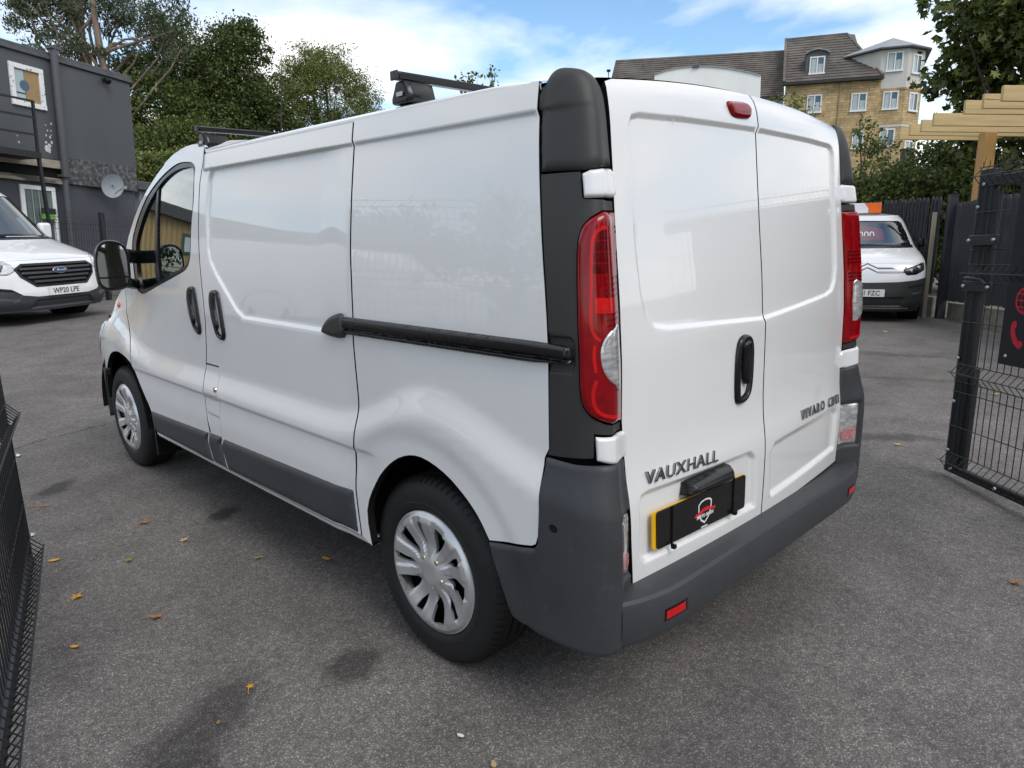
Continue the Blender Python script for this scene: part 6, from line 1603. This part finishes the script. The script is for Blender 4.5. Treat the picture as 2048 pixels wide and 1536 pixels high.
ford = empty('parked_van', (0.44, 10.88, float(gz(np.array(0.6), np.array(11.0)))), R(26), 'white van with black slatted grille parked before the dark cabin at the left edge', 'van')
SF = dict(z=[0.20, 0.30, 0.45, 0.56, 0.70, 0.84, 0.91, 0.97, 1.05, 1.13, 1.20, 1.86, 1.93], y=[0.06, 0.0, -0.005, 0.01, 0.03, 0.07, 0.13, 0.26, 0.48, 0.74, 0.94, 1.50, 1.62], w=[0.90, 0.95, 0.97, 0.975, 0.975, 0.97, 0.96, 0.95, 0.93, 0.91, 0.89, 0.72, 0.66],
          corner=0.52, n=2.5, length=5.0, h=1.97, hw=0.985, grey=True, bumper_top=0.5, bonnet=0.90, cowl=1.20, screen_top=1.82, wing_low=0.60,
          bumper_line=[(0.93, 0.60), (0.86, 0.55), (0.70, 0.52), (0.58, 0.43), (0.40, 0.40), (-0.40, 0.40), (-0.58, 0.43), (-0.70, 0.52), (-0.86, 0.55), (-0.93, 0.60)],
          bumper_press=[([(-0.42, 0.35), (0.42, 0.35), (0.50, 0.24), (-0.50, 0.24)], 0.03, 0.02), ([(0.60, 0.48), (0.82, 0.52), (0.86, 0.40), (0.64, 0.36)], 0.03, 0.02), ([(-0.86, 0.40), (-0.82, 0.52), (-0.60, 0.48), (-0.64, 0.36)], 0.03, 0.02)],
          nose_press=[([(-0.50, 0.83), (0.50, 0.83), (0.60, 0.78), (0.56, 0.68), (0.40, 0.55), (-0.40, 0.55), (-0.56, 0.68), (-0.60, 0.78)], 0.03, 0.03)],
          screen=[(-0.80, 1.235), (0.80, 1.235), (0.74, 1.45), (0.655, 1.80), (0.60, 1.835), (0.0, 1.85), (-0.60, 1.835), (-0.655, 1.80), (-0.74, 1.45)],
          wipers=[[(0.62, 1.23), (0.10, 1.255), (-0.35, 1.25)], [(-0.05, 1.23), (-0.40, 1.25), (-0.72, 1.26)]],
          headlamp=[(0.60, 0.83), (0.72, 0.93), (0.88, 0.98), (0.93, 0.95), (0.92, 0.80), (0.86, 0.72), (0.70, 0.71), (0.62, 0.75)], bulbs=[(0.74, 0.80, 0.055), (0.85, 0.83, 0.045)], plate=(0.0, 0.46), axles=(1.05, 3.95), wr=0.335)
F1, E1 = front_van(ford, SF, 'WP20 LPE')
gr = [(-0.50, 0.825), (0.50, 0.825), (0.58, 0.775), (0.545, 0.69), (0.39, 0.56), (-0.39, 0.56), (-0.545, 0.69), (-0.58, 0.775)]
grl = panel('grille', gr, F1, 1, BLACKM, ford, grid=0.04, off=-0.022, depth=0.02)
for z, w_ in ((0.785, 0.55), (0.725, 0.545), (0.665, 0.48), (0.605, 0.41)):
    panel('grille_bar', rounded([(-w_, z - 0.013), (w_, z - 0.013), (w_ - 0.01, z + 0.015), (-w_ + 0.01, z + 0.015)], 0.006), F1, 1, PLASTIC, grl, grid=0.04, off=0.004, depth=0.03)
panel('grille_frame', inset(np.array(gr), -0.03), F1, 1, BLACK, grl, grid=0.04, off=0.006, depth=0.03, holes=[inset(np.array(gr), 0.0)])
an = np.linspace(0, 2 * math.pi, 25)[:-1]
panel('oval_badge', np.stack([0.115 * np.cos(an), 0.745 + 0.047 * np.sin(an)], 1), F1, 1, CHROME, ford, grid=0.02, off=0.012, dome=0.008, domer=0.02, depth=0.03)
ob = panel('badge_field', np.stack([0.103 * np.cos(an), 0.745 + 0.038 * np.sin(an)], 1), F1, 1, pm('badge_blue', (0.012, 0.03, 0.10), rough=0.2, var=0.1, scale=20), ford, grid=0.02, off=0.021, depth=0.002)
text_obj('badge_lettering', 'Ford', PLATEW, ford, 0.070, frame(tuple(F1(np.array(0.0), np.array(0.745)) + (0, -0.0235, 0)), (1, 0, 0), (0, 0, 1)), 0.0005, shear=0.35)
STK = pm('sticker_red', (0.50, 0.03, 0.03), rough=0.5, var=0.1, scale=8)
stk = panel('price_sticker', rounded([(-0.45, 1.40), (0.06, 1.40), (0.06, 1.72), (-0.45, 1.72)], 0.06), F1, 1, STK, ford, grid=0.06, off=-0.02, depth=0.0)
def on_screen(Fn, x, z, d):
    p = Fn(np.array(x), np.array(z)); px = Fn(np.array(x + 0.05), np.array(z)) - p; pz = Fn(np.array(x), np.array(z + 0.05)) - p
    M_ = frame(tuple(p), tuple(px), tuple(pz)); M_.translation = M_.translation + M_.to_3x3() @ Vector((0, 0, d)); return M_
text_obj('sticker_lettering', '95', PLATEW, ford, 0.20, on_screen(F1, -0.09, 1.56, -0.017), 0.001, bold=0.004)
panel('tax_holder', [(0.42, 1.28), (0.50, 1.28), (0.47, 1.52), (0.40, 1.52)], F1, 1, pm('paper_pale', (0.5, 0.55, 0.58), rough=0.6, var=0.1, scale=8), ford, grid=0.06, off=-0.02, depth=0.0)

cit = empty('parked_van', (9.60, 2.93, float(gz(np.array(9.9), np.array(2.9)))), R(-66), 'small white van with chevron grille and black bumper by the board fence at right', 'van')
SC = dict(z=[0.18, 0.30, 0.45, 0.60, 0.70, 0.82, 0.93, 1.00, 1.06, 1.12, 1.16, 1.60, 1.67], y=[0.08, 0.01, 0.0, 0.01, 0.02, 0.05, 0.12, 0.24, 0.42, 0.66, 0.84, 1.38, 1.50], w=[0.80, 0.84, 0.86, 0.87, 0.87, 0.87, 0.86, 0.85, 0.83, 0.81, 0.80, 0.66, 0.60],
          corner=0.42, n=2.6, length=4.2, h=1.72, hw=0.875, bumper_top=0.66, bonnet=0.93, cowl=1.16, screen_top=1.56, wing_low=0.70,
          bumper_line=[(0.83, 0.70), (0.70, 0.67), (0.45, 0.645), (0.0, 0.635), (-0.45, 0.645), (-0.70, 0.67), (-0.83, 0.70)],
          bumper_press=[([(-0.55, 0.40), (0.55, 0.40), (0.52, 0.26), (-0.52, 0.26)], 0.03, 0.02), ([(0.60, 0.56), (0.80, 0.60), (0.80, 0.48), (0.66, 0.46)], 0.02, 0.02)],
          screen=[(-0.715, 1.185), (0.715, 1.185), (0.66, 1.38), (0.595, 1.545), (0.55, 1.575), (0.0, 1.59), (-0.55, 1.575), (-0.595, 1.545), (-0.66, 1.38)],
          wipers=[[(0.55, 1.18), (0.1, 1.20), (-0.3, 1.195)]],
          headlamp=[(0.50, 0.83), (0.62, 0.87), (0.78, 0.93), (0.815, 0.92), (0.82, 0.82), (0.70, 0.755), (0.56, 0.745)], bulbs=[(0.62, 0.81, 0.034), (0.73, 0.85, 0.040)], plate=(0.0, 0.475), axles=(0.90, 3.5), wr=0.31)
F2, E2 = front_van(cit, SC, '  S21 FZC')
for z in (0.855, 0.795):
    panel('grille_groove', [(-0.56, z - 0.012), (-0.16, z - 0.012), (0.0, z + 0.075 - 0.012), (0.16, z - 0.012), (0.56, z - 0.012), (0.56, z + 0.014), (0.14, z + 0.014), (0.0, z + 0.085), (-0.14, z + 0.014), (-0.56, z + 0.014)], F2, 1, BLACK, cit, grid=0.03, off=0.002, depth=0.004)
    panel('chevron_bar', [(-0.52, z - 0.004), (-0.155, z - 0.004), (0.0, z + 0.070), (0.155, z - 0.004), (0.52, z - 0.004), (0.52, z + 0.007), (0.15, z + 0.007), (0.0, z + 0.082), (-0.15, z + 0.007), (-0.52, z + 0.007)], F2, 1, CHROME, cit, grid=0.03, off=0.010, depth=0.008)
panel('bumper_strip', [(-0.62, 0.225), (0.62, 0.225), (0.62, 0.24), (-0.62, 0.24)], F2, 1, STEEL, cit, grid=0.05, off=0.012, depth=0.01)
stk = panel('price_sticker', rounded([(-0.42, 1.29), (0.32, 1.29), (0.30, 1.46), (0.0, 1.53), (-0.40, 1.46)], 0.05), F2, 1, STK, cit, grid=0.06, off=-0.02, depth=0.0)
for i in range(6):
    x = -0.30 + i * 0.085
    mb = MB(); ring2(mb, 0, 0, 0.022, 0.034, 0, 180, 8); o = mb.build('sticker_figure', PLATEW, cit)
    v = [(a, c) for a, b, c in mb.v]
    mb2 = MB(); pts3 = [tuple(F2(np.array(x + a), np.array(1.375 + c)) + (0, 0.012, 0)) for a, c in v]; mb2.add(pts3, mb.f)
    for sx_ in (-1, 1):
        q = [(x + sx_ * 0.034, 1.375), (x + sx_ * 0.022, 1.375), (x + sx_ * 0.022, 1.34), (x + sx_ * 0.034, 1.34)]
        mb2.add([tuple(F2(np.array(a), np.array(c)) + (0, 0.012, 0)) for a, c in q], [(0, 1, 2, 3)])
    bpy.data.objects.remove(o, do_unlink=True); mb2.build('sticker_figure', PLATEW, cit)
rs = empty('roof_sign', label='white and orange sign board on the roof of the small white van', cat='sign', matrix=cit.matrix_world @ Matrix.Translation((0, 1.75, 1.70)))
rs.matrix_world = Matrix.Translation(cit.location) @ Matrix.Rotation(R(-66), 4, 'Z') @ Matrix.Translation((0.0, 1.75, 1.72))
mb = MB(); mb.box(-0.75, 0.10, -0.05, 0.05, 0.0, 0.17); mb.build('white_panel', pm('sign_white', (0.75, 0.75, 0.75), rough=0.4, var=0.04, scale=5), rs, bevel=0.008)
mb = MB(); mb.prism([(0.10, 0.0), (0.30, 0.0), (0.30, 0.17), (0.03, 0.17), (0.10, 0.08)], lambda a, b, d: (a, d, b), -0.055, 0.055); mb.build('orange_panel', pm('sign_orange', (0.80, 0.14, 0.01), rough=0.4, var=0.06, scale=5), rs, bevel=0.006)

# ---- what the van's flank mirrors: a tan shed, another parked van and trees left of the frame
tan = empty('tan_shed', label='tan corrugated shed left of the picture, mirrored in the van flank', cat='shed', matrix=Matrix.Translation((-7.4, 17.0, 0.28)) @ Matrix.Rotation(R(12), 4, 'Z'))
TAN = pm('tan_sheet', (0.42, 0.30, 0.14), rough=0.5, var=0.08, scale=2.0)
mb = MB(); v = []; n = 160
for i in range(n + 1):
    x = -6 + 11.0 * i / n; v += [(x, 0.03 * math.cos(i * math.pi / 2), 0), (x, 0.03 * math.cos(i * math.pi / 2), 2.75)]
mb.add(v, [(2 * i, 2 * i + 2, 2 * i + 3, 2 * i + 1) for i in range(n)]); mb.box(-6, 5.0, 0.1, 5, 0, 2.7); mb.build('sheet_wall', TAN, tan)
mb = MB(); mb.box(-6.2, 5.2, -0.25, 5.2, 2.75, 3.1); mb.build('roof', FELT, tan, bevel=0.03)
mb = MB(); mb.box(0.6, 1.9, -0.08, 0.02, 1.5, 2.4); wq = mb.build('window', pm('shed_window_frame', (0.05, 0.10, 0.09), rough=0.5, var=0.1, scale=4), tan, bevel=0.01)
mb = MB(); mb.box(0.72, 1.78, -0.095, -0.082, 1.62, 2.28); mb.build('pane', pm('shed_pane', (0.6, 0.66, 0.66), rough=0.1, var=0.05, scale=2), wq)
v3 = copy_tree(ford); v3.location = (-8.6, 8.4, 0.15); v3.rotation_euler = (0, 0, R(-62)); v3['label'] = 'second white van parked out of frame at left, mirrored in the van flank'
tree('broadleaf_tree', (-17, 16, 0.2), [(-17, 16, 4.0, 2.6, 2.6, 2.4), (-14.5, 19.5, 3.4, 2.2, 2.2, 2.0), (-19, 13, 3.4, 2.4, 2.4, 2.2)], 'large tree out of frame at left, mirrored in the van flank', leaf=LEAF_MID, size=0.32, nclump=200, per=50, clump_r=0.7, trunk_r=0.3, seed=41, group='trees behind the yard')

for bx, by, hh, sd_ in ((-7.5, -13.5, 4.2, 51), (-1.0, -15.5, 4.8, 53), (6.0, -12.5, 4.0, 55)):
    tree('broadleaf_tree', (bx, by, 0.0), [(bx, by, hh, 3.0, 2.4, 2.6), (bx + 2.4, by - 1, hh - 1.2, 2.0, 2.0, 2.0), (bx - 2.2, by + 0.5, hh - 1.6, 2.0, 1.8, 1.8)], {51: 'tree behind the camera on the left, mirrored in the door mirror', 53: 'tallest tree behind the camera, mirrored in the rear doors', 55: 'tree behind the camera on the right, mirrored in the right rear door'}[sd_], leaf=LEAF_MID, size=0.32, nclump=130, per=45, clump_r=0.7, trunk_r=0.25, seed=sd_, group='trees behind the camera')

# ---- fallen leaves and litter on the asphalt
LY = pm('leaf_yellow', (0.50, 0.26, 0.03), rough=0.7, var=0.3, scale=40)
LB = pm('leaf_brown', (0.26, 0.13, 0.05), rough=0.8, var=0.3, scale=40)
LP = pm('leaf_pale', (0.42, 0.30, 0.15), rough=0.8, var=0.25, scale=40)
LG = pm('leaf_olive', (0.22, 0.20, 0.05), rough=0.8, var=0.25, scale=40)
def leaf_on_ground(x, y, size, mat, label, seed, kind='maple', name='fallen_leaf', group='leaves fallen on the asphalt', cat='leaf'):
    rr = random.Random(seed); root_z = float(gz(np.array(x), np.array(y)))
    if kind == 'maple':
        P = [(0, -0.45)]
        for ang, rad in ((-150, 0.20), (195, 0.46), (150, 0.20), (128, 0.52), (108, 0.20), (90, 0.60), (72, 0.20), (52, 0.50), (30, 0.20), (-15, 0.44), (-30, 0.18)):
            P.append((rad * math.cos(R(ang)) * rr.uniform(0.8, 1.15), rad * math.sin(R(ang)) * rr.uniform(0.8, 1.15)))
    elif kind == 'oval':
        P = [(0.5 * math.cos(a) * rr.uniform(0.85, 1.1), 0.26 * math.sin(a) * rr.uniform(0.85, 1.1)) for a in np.linspace(0, 2 * math.pi, 11)[:-1]]
    else:
        P = [(-0.5, -0.03), (-0.1, -0.05), (0.2, -0.03), (0.5, 0.02), (0.2, 0.03), (-0.05, 0.05), (-0.3, 0.03)]
    c0 = (0.0, 0.02)
    vs = [(c0[0] * size, c0[1] * size, 0.012)]
    for a, b in P:
        l = math.hypot(a, b); vs.append((a * size, b * size, 0.006 + size * 0.42 * l * l * rr.uniform(0.2, 1.5)))
    n = len(P); fs = [(0, 1 + i, 1 + (i + 1) % n) for i in range(n)]
    o = mesh_obj(name, vs, fs, mat); m = o.modifiers.new('thick', 'SOLIDIFY'); m.thickness = 0.0012
    o.location = (x, y, root_z + 0.001); o.rotation_euler = (rr.uniform(-0.1, 0.1), rr.uniform(-0.1, 0.1), rr.uniform(0, 6.28))
    if kind == 'maple':
        mb = MB(); mb.tube([(0, -0.4 * size, 0.012), (0.1 * size, -0.8 * size, 0.006), (0.2 * size, -1.0 * size, 0.004)], 0.0012, 5); s_ = mb.build('stalk', mat, o)
    return tag(o, label, cat, group)
for a in ((-1.201, 2.861, 0.075, LB, 'crumpled brown leaf furthest along the left of the van sill', 1), (-1.14, 2.48, 0.055, LP, 'pale leaf on the asphalt just left of the sliding door', 2), (-1.403, 2.452, 0.05, LG, 'olive leaf halfway between the left gate and the van', 3),
          (-1.643, 2.716, 0.05, LY, 'bright yellow leaf close to the foot of the left gate', 4, 'oval'), (-0.762, 1.77, 0.06, LY, 'orange leaf just in front of the rear wheel under the sill', 5, 'oval'), (-1.664, 2.249, 0.055, LY, 'yellow star-shaped leaf right of the left gate', 6),
          (-1.494, 1.836, 0.065, LB, 'brown-orange leaf in the middle of the left foreground asphalt', 7), (-1.775, 1.84, 0.035, LY, 'tiny yellow leaf low beside the left gate', 8, 'oval'), (-1.435, 1.134, 0.035, LY, 'small yellow leaf in the foreground below the rear wheel', 9),
          (1.061, -0.551, 0.06, LB, 'curled brown leaf at the right edge of the foreground', 10), (2.765, 0.399, 0.06, LP, 'pale leaf on the asphalt behind the right bumper corner', 11), (-1.581, 1.039, 0.022, LB, 'tiny brown leaf at the bottom left foreground', 12, 'oval'),
          (4.941, 0.263, 0.07, LY, 'yellow leaf lying beyond the mesh of the right gate', 13, 'oval'), (-0.98, 2.02, 0.04, LG, 'small green-yellow leaf beside the van sill', 14), (3.9, 1.1, 0.07, LP, 'pale leaf between the right tail lamp and the gate', 15), (8.6, 2.3, 0.10, LP, 'pale leaf on the ground before the small white van', 16)):
    leaf_on_ground(*a[:6], *(a[6:] if len(a) > 6 else ()))
leaf_on_ground(-1.533, 3.567, 0.14, LB, 'thin brown twig on the asphalt above the left gate foot', 17, 'twig', 'fallen_twig', None, 'twig')
leaf_on_ground(-1.136, 0.769, 0.026, PATCH, 'small white scrap on the asphalt below the rear tyre', 18, 'twig', 'paper_scrap', None, 'scrap')
leaf_on_ground(-1.104, 0.448, 0.026, PATCH, 'tiny white chip on the asphalt at the bottom edge', 19, 'oval', 'paper_scrap', None, 'scrap')
leaf_on_ground(-1.116, 0.291, 0.03, LP, 'pale leaf half cut by the bottom edge of the picture', 20, 'oval')
